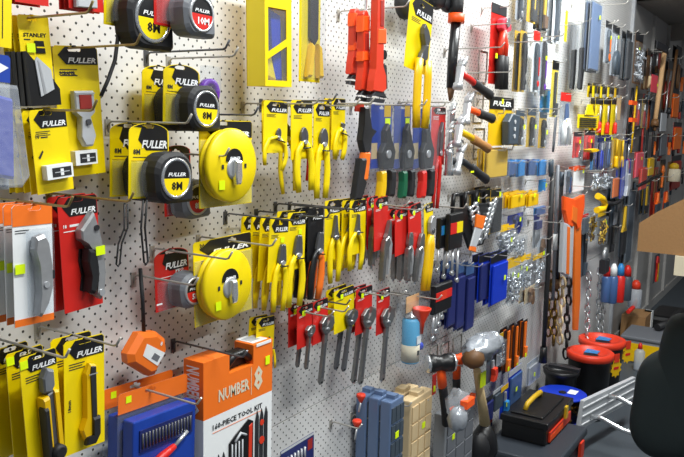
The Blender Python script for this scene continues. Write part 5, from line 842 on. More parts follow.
# ================================================================== far bays
def stick(name, label, cat, p0, p1, o, rpx, mat, ends=None, group=None, flat=.6, grip=None):
    a = P(*p0, o); b = P(*p1, o); r = rpx * (a - Vector((0, -D, H))).length / F; t = thing(name, label, cat, a, group)
    MB().tube([(0, 0, 0), (b - a) * .33, (b - a) * .66, b - a], [r, r, r, r * .9], mat, 10, flat).build('shaft', t)
    if grip: MB().tube([(b - a) * grip[0], (b - a) * grip[1]], r * 1.35, grip[2], 10, flat).build('grip', t)
    if ends: MB().tube([(b - a) * .97, (b - a) * 1.06], [r * 1.4, r * 1.7], ends, 10, flat).build('end_piece', t)
    return t
U_ = [
 ('hand_saw_pack', 'long grey curved blade hanging beside the slim chrome tool, black handle below', 'saw', 571, 577, 22, 92, .08, None, None, 'knife', 'black', 'cast', 1, None, None),
 ('trowel_pack', 'slim chrome and orange tool with stacked black grips below', 'packed tool', 578, 587, 18, 92, .08, None, None, 'knife', 'rubber', 'chrome', 1, None, None),
 ('tarpaulin_pack', 'tall silver blue wrapped roll at the top, brightest of the wrapped packs', 'packed tool', 591, 604, -2, 72, .12, 'smoke', None, 'case', 'caseblue', 'steel', 2, 'tall silver blue wrapped rolls', (.6, .2)),
 ('trowel_pack', 'clear pack of dark trowels with orange tag, right of the silver blue roll', 'packed tool', 606, 614, 20, 63, .1, 'lgrey', 'dark', 'tool', 'slate', 'orange', 1, None, (.4, .35)),
 ('trowel_pack', 'clear pack of shiny trowels hanging lower, before the seam in the wall', 'packed tool', 613, 622, 24, 76, .1, 'lgrey', 'dark', 'snips', 'slate', 'chrome', 1, None, (.4, .2)),
 ('apron_pack', 'dark wrapped pack left in the pair beyond the wall seam', 'packed tool', 627, 634, 30, 80, .12, 'slate', 'dark', 'case', 'dark', 'steel', 2, 'dark wrapped packs beyond the seam', None),
 ('apron_pack', 'shiny foil faced pack at the right of the dark wrapped packs', 'packed tool', 636, 646, 31, 84, .12, 'brown', 'dark', 'bag', 'foil', 'foil', 1, None, (.2, .3)),
 ('blade_card', 'yellow and black small card, leftmost in the row above the red tipped files', 'small pack', 593, 599, 83, 97, .1, 'yellow', 'black', 'blade', 'dark', 'steel', 2, 'leftmost small yellow cards', None),
 ('blade_card', 'yellow and black small card, second in the row above the red tipped files', 'small pack', 601, 606, 84, 98, .1, 'yellow', 'black', 'blade', 'dark', 'steel', 2, 'second small yellow cards', None),
 ('blade_card', 'yellow and black small card, third in the row above the red tipped files', 'small pack', 608, 613, 85, 97, .1, 'yellow', 'black', 'blade', 'dark', 'steel', 2, 'third small yellow cards', None),
 ('blade_card', 'yellow and black small card, rightmost of the row above the red tipped files', 'small pack', 615, 620, 86, 98, .1, 'yellow2', 'dark', 'blade', 'dark', 'steel', 2, 'rightmost small yellow cards', None),
 ('screwdriver_card', 'red handled driver, leftmost of three under the small yellow cards', 'screwdriver', 596, 602, 98, 134, .09, 'yellow', 'dark', 'driver', 'red', 'steel', 2, 'leftmost red drivers', None),
 ('screwdriver_card', 'red handled driver, middle of three under the small yellow cards', 'screwdriver', 604, 610, 98, 135, .09, 'yellow', 'dark', 'driver', 'red', 'steel', 2, 'middle red drivers', None),
 ('screwdriver_card', 'red handled driver, right of three under the small yellow cards', 'screwdriver', 612, 618, 98, 135, .09, 'yellow', 'dark', 'driver', 'red', 'steel', 2, 'right red drivers', None),
 ('float_pack', 'pale wooden board hanging right of the red tipped drivers', 'wooden board', 617, 623, 95, 120, .07, 'palewood', None, None, 'palewood', 'steel', 1, None, None),
 ('drill_set_card', 'bright yellow square card with black slots in front of the red drivers', 'drill set', 578, 604, 114, 128, .13, 'yellow', None, None, 'dark', 'steel', 1, None, None),
 ('snips_card', 'white and blue handled shears on a red card left of the yellow slotted card', 'snips', 561, 574, 92, 146, .1, 'clearbag', 'red', 'snips', 'white', 'bluecase', 1, None, (.3, .5)),
 ('castor_card', 'red card with black tool and small wheel, left of the pair under the yellow card', 'carded tool', 574, 584, 132, 158, .12, 'red', 'dark', 'tool', 'red', 'chrome', 1, None, (.3, .3)),
 ('castor_card', 'red card with black tool and small wheel, right of the pair under the yellow card', 'carded tool', 585, 598, 130, 160, .12, 'red', 'dark', 'tool', 'red', 'dark', 1, None, (.3, .3)),
 ('pliers_card', 'navy handled pliers with yellow sticker, left of two beside the red castor cards', 'pliers', 600, 606, 136, 170, .1, 'navy', 'navy', 'pliers', 'royal', 'steel', 2, 'left navy pliers', (.3, .05)),
 ('pliers_card', 'navy handled pliers with yellow sticker, right of two beside the red castor cards', 'pliers', 607, 613, 135, 168, .1, 'navy', 'navy', 'pliers', 'bluecase', 'steel', 2, 'right navy pliers', (.3, .05)),
 ('glove_pack', 'light blue bundle hanging behind the bottom of the red castor cards', 'bundle', 591, 600, 155, 170, .06, 'sky', None, 'case', 'skyblue', 'steel', 1, None, None),
 ('plug_pack', 'small red pack hanging just under the navy pliers', 'small pack', 601, 607, 164, 178, .06, 'red', None, 'case', 'dred', 'steel', 1, None, None),
 ('awl_card', 'gold card with thin yellow tool, first right of the navy pliers', 'carded tool', 613, 618, 138, 168, .1, 'gold', None, 'driver', 'yellow2', 'gold', 2, 'first gold tool cards', None),
 ('awl_card', 'gold card with thin yellow tool, second right of the navy pliers', 'carded tool', 619, 624, 139, 168, .1, 'gold', None, 'driver', 'gold', 'yellow2', 2, 'second gold tool cards', None),
 ('awl_card', 'grey card with silver and red capped tool, right of the gold tool cards', 'carded tool', 625, 630, 138, 170, .1, 'grey', 'navy', 'driver', 'red', 'chrome', 1, None, None),
 ('trimming_pack', 'grey curved tool with blue base left of the orange and white card', 'packed tool', 565, 573, 170, 194, .1, 'lgrey', None, 'tool', 'slate', 'bluecase', 1, None, None),
 ('trimming_card', 'orange card with white lower panel above the orange straps', 'carded tool', 574, 588, 167, 192, .12, 'white', 'hivis', None, 'dark', 'steel', 2, 'orange and white cards', (.5, .12)),
 ('bulb_bag', 'bag of shiny silver parts to the right of the orange and white card', 'bagged parts', 590, 601, 170, 190, .1, None, 'clear', 'bag', 'foil', 'foil', 2, 'bags of shiny parts', None),
 ('bulb_bag', 'bag of bright chrome parts next to the orange pack', 'bagged parts', 601, 611, 170, 190, .1, None, 'clear', 'bag', 'foil', 'chrome', 1, None, None),
 ('cord_pack', 'orange pack under a thin wire right of the chrome parts bags', 'cord pack', 612, 621, 178, 198, .1, 'clearbag', None, 'case', 'orange', 'steel', 1, None, None),
 ('brass_fitting_bag', 'bag of brassy fittings left, above the silver chains', 'bagged parts', 587, 597, 208, 243, .1, None, 'clear', 'bag', 'brass', 'brass', 2, 'left brassy fitting bags', None),
 ('brass_fitting_bag', 'bag of brassy fittings right, with yellow tag', 'bagged parts', 598, 608, 212, 246, .1, None, 'yellow2', 'bag', 'brass', 'brass', 1, None, (.7, .3)),
 ('plug_pack', 'small red topped clear pack right of the orange straps', 'small pack', 582, 590, 215, 234, .1, 'clearbag', 'red', 'case', 'slate', 'steel', 1, None, None),
 ('hose_clip_pack', 'long dark grey pack hanging right of the orange straps', 'packed tool', 583, 590, 232, 276, .08, 'slate', None, 'blade', 'dark', 'slate', 2, 'long dark packs by the straps', None),
 ('brush_pack', 'brush with yellow wooden handle hanging above the red capped tubes', 'brush', 622, 628, 205, 255, .1, 'slate', None, 'brush', 'gold', 'dark', 1, None, None),
 ('brush_pack', 'narrow black tool hanging left of the yellow handled brush', 'packed tool', 611, 615, 226, 252, .08, 'dark', None, 'blade', 'black', 'dark', 1, None, None),
 ('umbrella_pack', 'long dark grey strip hanging right of the brassy bags', 'packed tool', 613, 621, 180, 226, .08, 'slate', None, 'blade', 'slate', 'grey', 2, 'long dark grey strips', (.5, .4)),
 ('umbrella_pack', 'long charcoal strip hanging beside the edge of the cardboard display box', 'packed tool', 628, 636, 190, 262, .1, 'dark', None, 'case', 'slate', 'grey', 2, 'charcoal strips', None),
 ('brush_card', 'blue and white carded brush left of the red parcel', 'brush', 622, 634, 160, 198, .12, 'royal', None, 'knife', 'lgrey', 'lgrey', 2, 'blue and white carded brushes', None),
 ('rope_pack', 'bright red parcel hanging above the yellow parcel', 'rope pack', 635, 645, 152, 178, .14, 'red', None, 'case', 'pinkred', 'steel', 1, None, (.5, .2)),
 ('rope_pack', 'bright yellow parcel right of the bright red parcel', 'rope pack', 648, 655, 158, 176, .12, 'yellow2', None, 'case', 'yellow2', 'steel', 1, None, None),
 ('rope_pack', 'orange red parcel hanging below the bright red parcel', 'rope pack', 640, 648, 168, 190, .16, 'redorange', None, 'case', 'redorange', 'steel', 1, None, None),
 ('knife_card', 'red tagged tool left of the black and yellow level', 'carded tool', 629, 634, 128, 150, .05, 'dred', None, 'tool', 'navy', 'red', 1, None, None),
 ('pliers_card', 'small red handled pliers right of the black and yellow level', 'pliers', 637, 642, 98, 126, .1, 'dred', 'dark', 'pliers', 'red', 'steel', 2, 'first red pliers beyond the level', None),
 ('pliers_card', 'small gold and black pliers between the red and the orange ones', 'pliers', 643, 648, 98, 128, .1, 'gold', 'dark', 'pliers', 'dred', 'steel', 1, None, None),
 ('pliers_card', 'bright orange handled pliers, right of the small gold ones', 'pliers', 649, 654, 100, 130, .1, 'orange', 'dark', 'pliers', 'hivis', 'steel', 1, None, None),
 ('torch_pack', 'chrome topped tool with a round brown end hanging under the orange pliers', 'packed tool', 652, 659, 95, 132, .12, 'slate', 'chrome', 'driver', 'brown', 'chrome', 1, None, None),
 ('price_flag', 'pink red card with yellow corner hanging in the dark bay', 'card', 652, 660, 74, 92, .16, 'pinkred', None, None, 'red', 'steel', 1, None, (.5, .5)),
 ('screwdriver_card', 'small tan handled tool left in the dark bay under the low ceiling', 'screwdriver', 648, 652, 48, 90, .1, 'brown', 'dark', 'driver', 'tan', 'steel', 2, 'tan handled tools', None),
 ('screwdriver_card', 'dark handled tool in the dark bay right of the tan handled tools', 'screwdriver', 654, 658, 50, 74, .1, 'dark', 'dark', 'driver', 'brown', 'steel', 2, 'dark handled tools', None),
 ('grinder_pack', 'white and grey rounded tool in the dark bay below the pale handle', 'packed tool', 660, 668, 112, 132, .14, 'dark', None, 'case', 'lgrey', 'steel', 1, None, None),
 ('grinder_pack', 'grey rounded tool in the dark bay below the white and grey one', 'packed tool', 660, 668, 134, 156, .12, 'slate', None, 'case', 'grey', 'steel', 1, None, None),
 ('float_pack', 'small white capped bottle shaped tool by the orange things at the far right', 'packed tool', 668, 674, 162, 182, .12, 'brown', None, 'tube', 'cream', 'gold', 1, None, None),
 ('glove_pack', 'orange pack, uppermost at the right frame edge', 'packed gloves', 673, 681, 88, 118, .12, 'orange', 'dark', 'case', 'orange', 'steel', 2, 'uppermost orange packs', None),
 ('glove_pack', 'orange pack, middle one at the right frame edge', 'packed gloves', 674, 684, 122, 150, .12, 'redorange', 'dark', 'case', 'orange', 'steel', 2, 'middle orange packs', None),
 ('glove_pack', 'reddish brown pack above the cardboard display box at the right', 'packed gloves', 672, 684, 156, 190, .12, 'dred', 'dark', 'case', 'dred', 'steel', 2, 'reddish packs', None),
 ('trowel_card', 'orange headed tool peeking over the cardboard box, left of two', 'trowel', 655, 661, 193, 214, .12, 'hivis', None, 'brush', 'orange', 'slate', 1, None, None),
 ('trowel_card', 'orange headed tool peeking over the cardboard box, right of two', 'trowel', 664, 669, 192, 212, .12, 'hivis', None, 'brush', 'orange', 'slate', 1, None, None),
 ('chisel_card', 'brown wooden strip hanging in front of the far bay beside the yellow parcel', 'carded tool', 653, 660, 168, 216, .1, 'dred', None, 'blade', 'brown', 'dred', 1, None, None),
 ('chisel_card', 'gold tipped dark strip just left of the cardboard display box top', 'carded tool', 645, 651, 180, 214, .1, 'slate', 'gold', 'blade', 'gold', 'dark', 2, 'gold tipped dark strips', None),
 ('torch_pack', 'red and yellow small tools low between the wall and the cardboard box', 'packed tool', 655, 661, 256, 282, .08, 'slate', None, 'tool', 'red', 'yellow2', 1, None, None),
 ('fence_plier_card', 'dark red tools in a cluster right of the grey rounded tools', 'pliers', 669, 675, 60, 110, .12, 'brown', 'dark', 'pliers', 'dred', 'dsteel', 2, 'dark red tool cluster', None),
 ('fence_plier_card', 'dark brown tool pair high at the right frame edge', 'pliers', 677, 684, 45, 90, .12, 'dark', 'dark', 'pliers', 'brown', 'dsteel', 2, 'dark brown tool pairs', None),
 ('fence_plier_card', 'orange brown tool low in the dark bay beside the white capped bottle', 'pliers', 661, 667, 160, 188, .1, 'brown', 'dark', 'tool', 'orange', 'brass', 1, None, None),
 ('shelf_bundle', 'black boxy bundle hanging high in the dark bay under the low ceiling', 'bundle', 655, 672, 40, 48, .2, 'black', None, 'case', 'dark', 'steel', 1, None, None),
]
for (nm, lb, ct, x0, x1, y0, y1, o, bd, hd, kd, c1, c2, n, g, st) in U_:
    if nm in ('brass_fitting_bag', 'bulb_bag', 'glove_pack'): n = 1
    pk(nm, lb, ct, x0, x1, y0, y1, o, bd, hd, kd, c1, c2, n, .026, g, st, cover='clear' if kd in ('tool', 'pliers', 'knife', 'snips', 'case') and x1 < 650 else None)
M, w, h = pframe(578, 604, 114, 128, .132); w *= .78; t = thing('drill_bit_row', 'row of dark slots with hang tab on bright yellow square card', 'drill set', M); m = MB()
for j in range(5): m.box(w * .1, w * .9, -.004, 0, -h * (.3 + .15 * j), -h * (.24 + .15 * j), 'dark')
m.build('slots', t); MB().rpoly([(w * .3, 0), (w * .75, 0), (w * .6, .05), (w * .4, .05)], -.004, 0, 'yellow', .001).build('hang_tab', t)
stick('spirit_level', 'black and yellow level hanging upright with orange end caps', 'level', (633, 88), (627, 152), .1, 2.2, 'black', None); stick('spirit_level', 'bright yellow level edge hanging next to the black one', 'level', (637, 86), (631, 153), .1, 1.4, 'yellow2')
for y in (103, 120): a = P(632, y, .12); t = thing('shelf_clip', 'orange clip on the black level, %s one' % ('upper' if y == 103 else 'lower'), 'clip', a); MB().box(-.09, .05, -.02, 0, -.012, .012, 'hivis').build('clip', t)
stick('wooden_pole', 'pale wooden handle hanging in front of the dark far bay', 'handle', (665, 48), (655, 122), .16, 2.2, 'kraft', 'brown', flat=1)
stick('wooden_pole', 'brown wooden handle right of the pale wooden handle', 'handle', (677, 50), (669, 110), .16, 1.3, 'brown', 'dark', flat=1)
stick('wooden_pole', 'slim steel rod between the pale and the brown handles', 'handle', (670, 75), (665, 115), .12, 1.0, 'steel', flat=1)
stick('rod', 'black rod lying slantwise across the yellow and red parcels', 'rod', (661, 174), (638, 186), .22, 1.5, 'black', flat=1)
for x, lb in ((642, 'dull red handled tool hanging under the orange pliers, left'), (647, 'dark grey handled tool hanging under the orange pliers, middle'), (653, 'long dark handled tool hanging under the orange pliers, right')): stick('hand_tool', lb, 'tool', (x + 1, 128), (x - 1, 158), .1, 1.6, 'dred' if x == 642 else 'dark', 'steel' if x == 653 else None)
# poles
stick('pole', 'long dark pole hanging from the blue packs down to near the blue spool', 'pole', (553, 172), (543.5, 352), .08, 2.4, 'rubber', 'black', flat=1)
stick('pole', 'light grey pole with white label beside the long dark pole', 'pole', (558, 165), (553, 300), .09, 1.7, 'grey', None, flat=1, grip=(.5, .62, 'white'))
stick('pole', 'brown and dark pole hanging left of the orange straps', 'pole', (562, 172), (557, 282), .08, 1.7, 'dark', 'brown', flat=1, grip=(.0, .12, 'slate'))
stick('pole', 'short thick dark grey pole head standing above the grey pole', 'pole', (551, 160), (551, 176), .12, 4, 'slate', None, flat=.6); stick('saw_rod', 'set of slim grey rods hanging under the tall yellow blade card', 'rods', (556, 117), (553, 152), .08, 3.2, 'grey', None, flat=.3)
# orange straps
o1 = .12; a = P(571, 196, o1); t = thing('lifting_strap', 'bright orange folded strap with long tail hanging above the brown chains', 'strap', a); f = lambda x, y: ((P(x, y, o1) - a).x, (P(x, y, o1) - a).z)
MB().rpoly([f(561, 196), f(571, 199), f(581, 194), f(581, 206), f(577, 226), f(574, 229), f(571, 216), f(568, 229), f(564, 224), f(561, 210)], -.02, 0, 'hivis', .006).build('fold', t)
MB().rpoly([f(573, 222), f(579, 222), f(578, 300), f(576, 330), f(572, 330)], -.012, 0, 'orange', .004).rpoly([f(568, 205), f(573, 208), f(572, 224), f(567, 220)], -.024, -.018, 'orange', .003).build('tail', t)
MB().rpoly([f(560, 222), f(570, 226), f(568, 278), f(558, 272)], -.02, 0, 'lgrey', .003).rpoly([f(563, 226), f(565.5, 227), f(564.5, 274), f(562, 273)], -.023, -.019, 'orange', .001).build('printed_sleeve', t)
a = P(598, 196, .14); t = thing('spray_nozzle', 'bright yellow curved nozzle with trigger under the chrome parts bag', 'nozzle', a); f = lambda x, y: Vector(((P(x, y, .14) - a).x, -.01, (P(x, y, .14) - a).z))
MB().rpoly([(f(592, 0).x, f(0, 188).z), (f(600, 0).x, f(0, 186).z), (f(602, 0).x, f(0, 192).z), (f(599, 0).x, f(0, 197).z), (f(594, 0).x, f(0, 197).z)], -.04, 0, 'yellow2', .005).build('body', t); MB().tube([f(596, 196), f(601, 199), f(603, 204), f(601, 209), f(595, 210)], .018, 'yellow2', 8).build('spout', t)
a = P(620, 202, .12); t = thing('curved_bracket', 'black curved bar sweeping below the orange pack', 'bracket', a); MB().tube([P(x, y, .12) - a for x, y in ((607, 203), (613, 204), (619, 202), (623, 197))], .012, 'rubber', 8).build('bar', t)
# chains
def chain(label, p0, p1, o, mat, rl, group=None, wob=.0):
    a = P(*p0, o); b = P(*p1, o); t = thing('chain', label, 'chain', a, group); v = b - a; L = v.length; n = int(L / (rl * 2.6)); m = MB(); d = v.normalized()
    sd = d.cross(Vector((0, 1, 0))).normalized()
    for k in range(n):
        c = d * (rl * 2.6 * (k + .5)) + sd * math.sin(k * 1.3) * wob; ax = sd if k % 2 else Vector((0, 1, 0)) ; ax = (ax + (sd if not k % 2 else Vector((0, 1, 0))) * .5).normalized()
        m.tube([c + ax * math.cos(q) * rl + d * math.sin(q) * rl * 1.6 for q in [2 * math.pi * i / 8 for i in range(9)]], rl * .34, mat, 5, cap=False)
    m.build('links', t); return t
chain('brown chain, left strand hanging below the poles', (551, 272), (547, 344), .05, 'brass', .018, None, .01); chain('brown chain, right strand hanging below the poles', (557, 272), (553, 345), .07, 'brass', .018, None, .01)
chain('silver tan chain hanging between the brown and the black chain', (563, 278), (559, 345), .07, 'tan', .019, None, .01); chain('black chain hanging just left of the orange strap tail', (569, 278), (566, 358), .06, 'black', .019, None, .012)
chain('bright zinc chain hanging left above the red lids', (589, 272), (586, 346), .1, 'chrome', .018, None, .008); chain('bright zinc chain hanging right, left of the red capped tubes', (600, 268), (597, 340), .07, 'chrome', .018, None, .008)
chain('dull grey chain end beside the right zinc chain', (604, 272), (602, 338), .07, 'cast', .015, None, .008)
a = P(601, 262, .12); t = thing('padlock', 'dark lock shaped fitting from which the zinc chains hang', 'padlock', a); MB().rpoly([(-.04, -.06), (.04, -.06), (.045, .02), (-.045, .02)], -.04, 0, 'dark', .006).build('body', t); MB().tube([(-.025, -.02, .02), (-.025, -.02, .06), (0, -.02, .08), (.025, -.02, .06), (.025, -.02, .02)], .009, 'steel', 8).build('shackle', t)
# sealant tubes
for k, (x0, x1, y0, y1, c1, c2, lb) in enumerate(((600, 606, 263, 302, 'bluecase', 'red', 'leftmost blue grey tube with red cap in the tube cluster'), (607, 613, 262, 303, 'bluecase', 'white', 'second blue grey tube with white and red cap in the cluster'), (614, 620, 262, 302, 'red', 'sky', 'red tube with blue and white cap in the cluster'), (621, 627, 264, 300, 'slate', 'red', 'dark tube with red cap, rightmost in the cluster'), (629, 636, 280, 308, 'cbox', 'redorange', 'clear blue bottle with orange red cap right of the cluster'))):
    r = pk('sealant_tube', lb, 'tube', x0, x1, y0, y1, .09, 'clear', None, 'tube', c1, c2, 1); 
    if k < 4:
        w_ = P(x1, y0, .14).x - P(x0, y0, .14).x; MB().ell((w_ / 2, -.03, -.12), (w_ * .28, .022, .02), 'white', 12).ell((w_ / 2, -.03, -.16), (w_ * .26, .022, .014), 'sky' if k % 2 else 'red', 12).build('collar', r)
a = P(630, 307, .1); t = thing('valve', 'small red lever lying below the red capped bottles', 'lever', a); MB().tube([(-.15, -.02, 0), (.02, -.02, .0), (.1, -.02, .03)], .014, 'red', 8).build('lever', t)

# ================================================================== on the floor
def FP(px, py, z): return FLR(px, py, z)
# storage case and toolbox
t = thing('storage_case', 'large dark grey lidded case on the floor under the black toolbox', 'case', (2.78, 0, 0))
MB().box(0, .45, -.36, -.07, 0, .16, 'casegrey').build('body', t, bevel=.015); MB().box(-.01, .46, -.37, -.06, .16, .2, 'casegrey').build('lid', t, bevel=.012); MB().box(.33, .38, -.378, -.366, .1, .17, 'redorange').build('latch', t)
t = thing('toolbox', 'small black toolbox with yellow carry handle and orange front label', 'toolbox', (2.92, -.28, .2)); W, Dp, Hh = .36, .19, .1
MB().box(0, W, 0, Dp, 0, Hh * .72, 'black').build('body', t, bevel=.006); MB().box(-.006, W + .006, -.008, Dp + .006, Hh * .72, Hh, 'black').box(.03, W - .03, .025, Dp - .025, Hh, Hh + .008, 'black').build('lid', t, bevel=.005)
MB().tube([(W * .22, Dp * .62, Hh + .006), (W * .26, Dp * .6, Hh + .03), (W * .5, Dp * .6, Hh + .034), (W * .74, Dp * .6, Hh + .03), (W * .78, Dp * .62, Hh + .006)], .011, 'gold', 8).build('carry_handle', t)
MB().box(W * .62, W * .7, -.018, -.007, Hh * .5, Hh * 1.02, 'gold').build('latch', t); MB().box(W * .1, W * .92, -.0085, -.0005, .008, Hh * .5, 'redorange').box(W * .1, W * .6, -.0095, -.0085, .012, Hh * .35, 'hivis').build('front_label', t)
# spools
def spool(label, x, y, z0, hh, R, mt, cm):
    t = thing('chain_spool', label, 'spool', (x, y, z0)); MB().lathe((0, 0, 0), (0, 0, 1), [(R, 0), (R, .006)], mt, 32).build('lower_flange', t); MB().lathe((0, 0, hh - .006), (0, 0, 1), [(R, 0), (R, .006), (R * .96, .009), (.02, .009)], mt, 32).build('upper_flange', t)
    m = MB(); rd = random.Random(5)
    for k in range(90):
        q = rd.random() * 6.28; zz = .012 + rd.random() * (hh - .026); rr = R * (.78 + .12 * rd.random()); c = Vector((math.cos(q) * rr, math.sin(q) * rr, zz)); ax = Vector((-math.sin(q), math.cos(q), rd.uniform(-.6, .6))).normalized(); bx = Vector((math.cos(q) * .5, math.sin(q) * .5, 1)).normalized()
        m.tube([c + ax * math.cos(e) * .011 + bx * math.sin(e) * .006 for e in [6.283 * i / 7 for i in range(8)]], .0024, cm, 5, cap=False)
    m.lathe((0, 0, .006), (0, 0, 1), [(R * .72, 0), (R * .72, hh - .014)], 'dark', 20); m.build('wound_chain', t); return t
t = spool('blue flanged spool of brassy chain with a white label on top', 3.453, -.19, .12, .13, .112, 'royal', 'brass'); MB().box(.0, .06, -.06, -.02, .1345, .1352, 'white').build('paper_label', t); MB().lathe((0, 0, .133), (0, 0, 1), [(.018, 0), (.018, .004)], 'black', 14).build('centre_hole', t)
spool('black flanged spool of brassy chain below the blue one', 3.455, -.19, .0, .118, .1, 'black', 'brass')
a = FP(556, 372, .3); t = thing('drain_pan', 'glossy black round pan standing behind the blue spool by the wall', 'pan', (3.66, -.12, 0)); MB().lathe((0, 0, 0), (0, 0, 1), [(.07, 0), (.075, .26), (.088, .28), (.09, .3), (.08, .3), (.068, .27)], 'black', 24).build('pan', t)
t2 = MB().box(-.015, .015, -.09, .06, .3, .315, 'dark').build('grip_bar', t)
# red lidded bins
for k, (x, y, z, R, px) in enumerate(((3.886, -.2, .35, .112, 0), (4.17, -.19, .35, .118, 1))):
    t = thing('round_bin', ('black round bin with red ring lid, nearer of the two', 'black round bin with red ring lid, farther of the two')[k], 'bin', (x, y, 0))
    MB().lathe((0, 0, 0), (0, 0, 1), [(R * .82, 0), (R * .97, z - .03), (R * .99, z - .02), (R * .9, z - .02)], 'black', 28).build('bin', t)
    MB().lathe((0, 0, z - .035), (0, 0, 1), [(R * 1.02, 0), (R * 1.06, .004), (R * 1.06, .032), (R * 1.0, .036), (R * .8, .036), (R * .78, .02), (.01, .018)], 'redorange', 32).build('lid', t)
    MB().poly([(R * .0, -R * .3), (R * .7, -R * .3), (R * .6, R * .3), (R * .1, R * .3)], -.001, .001, 'sky', T=Matrix.Translation((0, 0, z - .012)) @ Matrix.Rotation(math.pi / 2, 4, 'X')).build('lid_label', t)
    MB().poly([(-R * .65, -R * .2), (-R * .1, -R * .25), (-R * .05, R * .4), (-R * .5, R * .35)], -.001, .001, 'black', T=Matrix.Translation((0, 0, z - .012)) @ Matrix.Rotation(math.pi / 2, 4, 'X')).build('lid_opening', t)
    n = 20; q = (.45, -.98); cx, cy = R * q[0], R * q[1] - .012
    Tm = Matrix.Translation((cx, cy, z - .08)) @ Matrix.Rotation(-.5, 4, 'Z')
    MB().poly([((.03 + .012 * (i % 2)) * math.cos(6.283 * i / n), (.042 + .012 * (i % 2)) * math.sin(6.283 * i / n)) for i in range(n)], -.002, 0, 'yellow2', T=Tm).box(-.018, .018, -.004, 0, .03, .075, 'redorange', T=Tm).box(-.018, .018, -.003, -.002, -.008, .006, 'red', T=Tm).build('price_tag', t)
# ribbed step on chrome tubes
A = FP(579, 431, .13); B = FP(634, 400, .13); v = (B - A); L = v.length; v.normalize(); nrm = Vector((v.y, -v.x, 0)); T = Matrix.Identity(4)
for i in range(3): T[i][0] = v[i]; T[i][1] = -nrm[i]; T[i][2] = (0, 0, 1)[i]
T.translation = A + Vector((0, 0, 0)); t = thing('folding_step', 'white ribbed plastic step on bent chrome tubes, standing on edge', 'step', T); Hs = .135
MB().poly([(.0, 0), (L, 0), (L, Hs * .9), (.03, Hs)], 0, .02, 'lgrey').build('panel', t, bevel=.003)
for z in (.02, .06, .1): MB().box(.02, L - .01, -.003, 0, z, z + .006, 'white').build('rib', t)
for (s0, z0, e) in ((.1, .045, .0), (.27, .1, .0)): MB().tube([(s0, -.004, z0), (s0 + .01, -.05, z0), (s0 + .03, -.14, z0 - .03), (s0 + .06, -.26, z0 - .05), (s0 + .07, -.3, z0 - .08), (s0 + .07, -.3, -.125)], .012, 'chrome', 10).build('tube_leg', t)
# tub, black tool, far box
t = thing('storage_tub', 'clear lidded tub with yellow label on the floor beyond the red lidded bins', 'tub', (4.98, -.43, 0)); MB().box(0, .3, 0, .3, 0, .15, 'smoke').build('tub', t, bevel=.01); MB().box(-.003, -.0005, .01, .29, .01, .13, 'yellow2').box(.0, .28, -.003, -.0005, .01, .11, 'yellow2').build('label', t); MB().box(-.01, .31, -.01, .31, .15, .175, 'grey').build('lid', t, bevel=.008)
t = thing('squeeze_bottle', 'white bottle with red cap in front of the yellow labelled tub', 'bottle', (4.84, -.27, 0)); MB().lathe((0, 0, 0), (0, 0, 1), [(.03, 0), (.032, .01), (.032, .12), (.014, .14)], 'cbox', 16).build('bottle', t); MB().lathe((0, 0, .138), (0, 0, 1), [(.015, 0), (.013, .025), (.004, .04)], 'red', 12).build('cap', t)
t = thing('carton', 'small open cardboard box with white paper under the hanging tubes', 'box', (5.42, -.185, 0)); MB().box(0, .26, 0, .16, 0, .2, 'cardboard').build('carton', t); MB().box(.2, .27, -.004, .05, .08, .2, 'white').build('paper', t)
t = thing('black_case', 'glossy black case with chrome knobs on the floor at the far end', 'case', (5.75, -.40, 0)); MB().box(0, .42, 0, .26, 0, .15, 'black').build('body', t, bevel=.03)
for k in range(3): MB().ell((-.012 + .09 * k, -.012, .12), (.014, .014, .014), 'chrome', 10).build('knob', t)
MB().tube([(-.02, .06, .12), (-.1, .04, .22), (-.4, .04, .215), (-.55, .1, .2)], .025, 'rubber', 10).build('hose', t)
# ---- shelf with the cardboard display box
def PX(px, py, X): d = ray(px, py); t = X / d.x; return Vector((X, -D + d.y * t, H + d.z * t))
X = 2.2; p = [PX(637, 251, X), PX(684, 260, X), PX(639, 223, X), PX(657, 212, X), PX(684, 199, X)]
zb = p[0].z; yL = p[0].y; yR = -1.16; t = thing('display_carton', 'brown cardboard display box with slanted cut side at the right frame edge', 'box', (X, yL, zb))
TT = Matrix(((0, 1, 0, 0), (1, 0, 0, 0), (0, 0, 1, 0), (0, 0, 0, 1)))
slope = [(0, 0), (yR - yL, 0), (yR - yL, p[4].z - zb + .06), (p[4].y - yL, p[4].z - zb), (p[3].y - yL, p[3].z - zb), (0, p[2].z - zb)]
MB().poly(slope, 0, .004, 'cardboard', T=TT).build('side_panel', t); MB().poly(slope, .34, .344, 'cardboard', T=TT).build('side_panel', t)
MB().box(.004, .34, yR - yL, 0, 0, .004, 'cardboard').box(.004, .34, -.004, 0, .004, p[2].z - zb, 'cardboard').box(.004, .34, yR - yL, yR - yL + .004, .004, p[4].z - zb + .06, 'cardboard').build('tray', t)
q = PX(675, 262, X); t = thing('shelf_unit', 'cream edged metal shelf carrying the cardboard display box, mostly outside the frame', 'shelf', (X, q.y, 0))
MB().box(0, 1.1, -.5, 0, zb - .022, zb - .001, 'cream').box(-.006, 0, -.5, 0, zb - .055, zb - .001, 'cream').build('shelf_board', t)
for x in (0.05, 1.05): MB().box(x, x + .04, -.5, -.46, 0, zb + .35, 'lgrey').build('post', t)
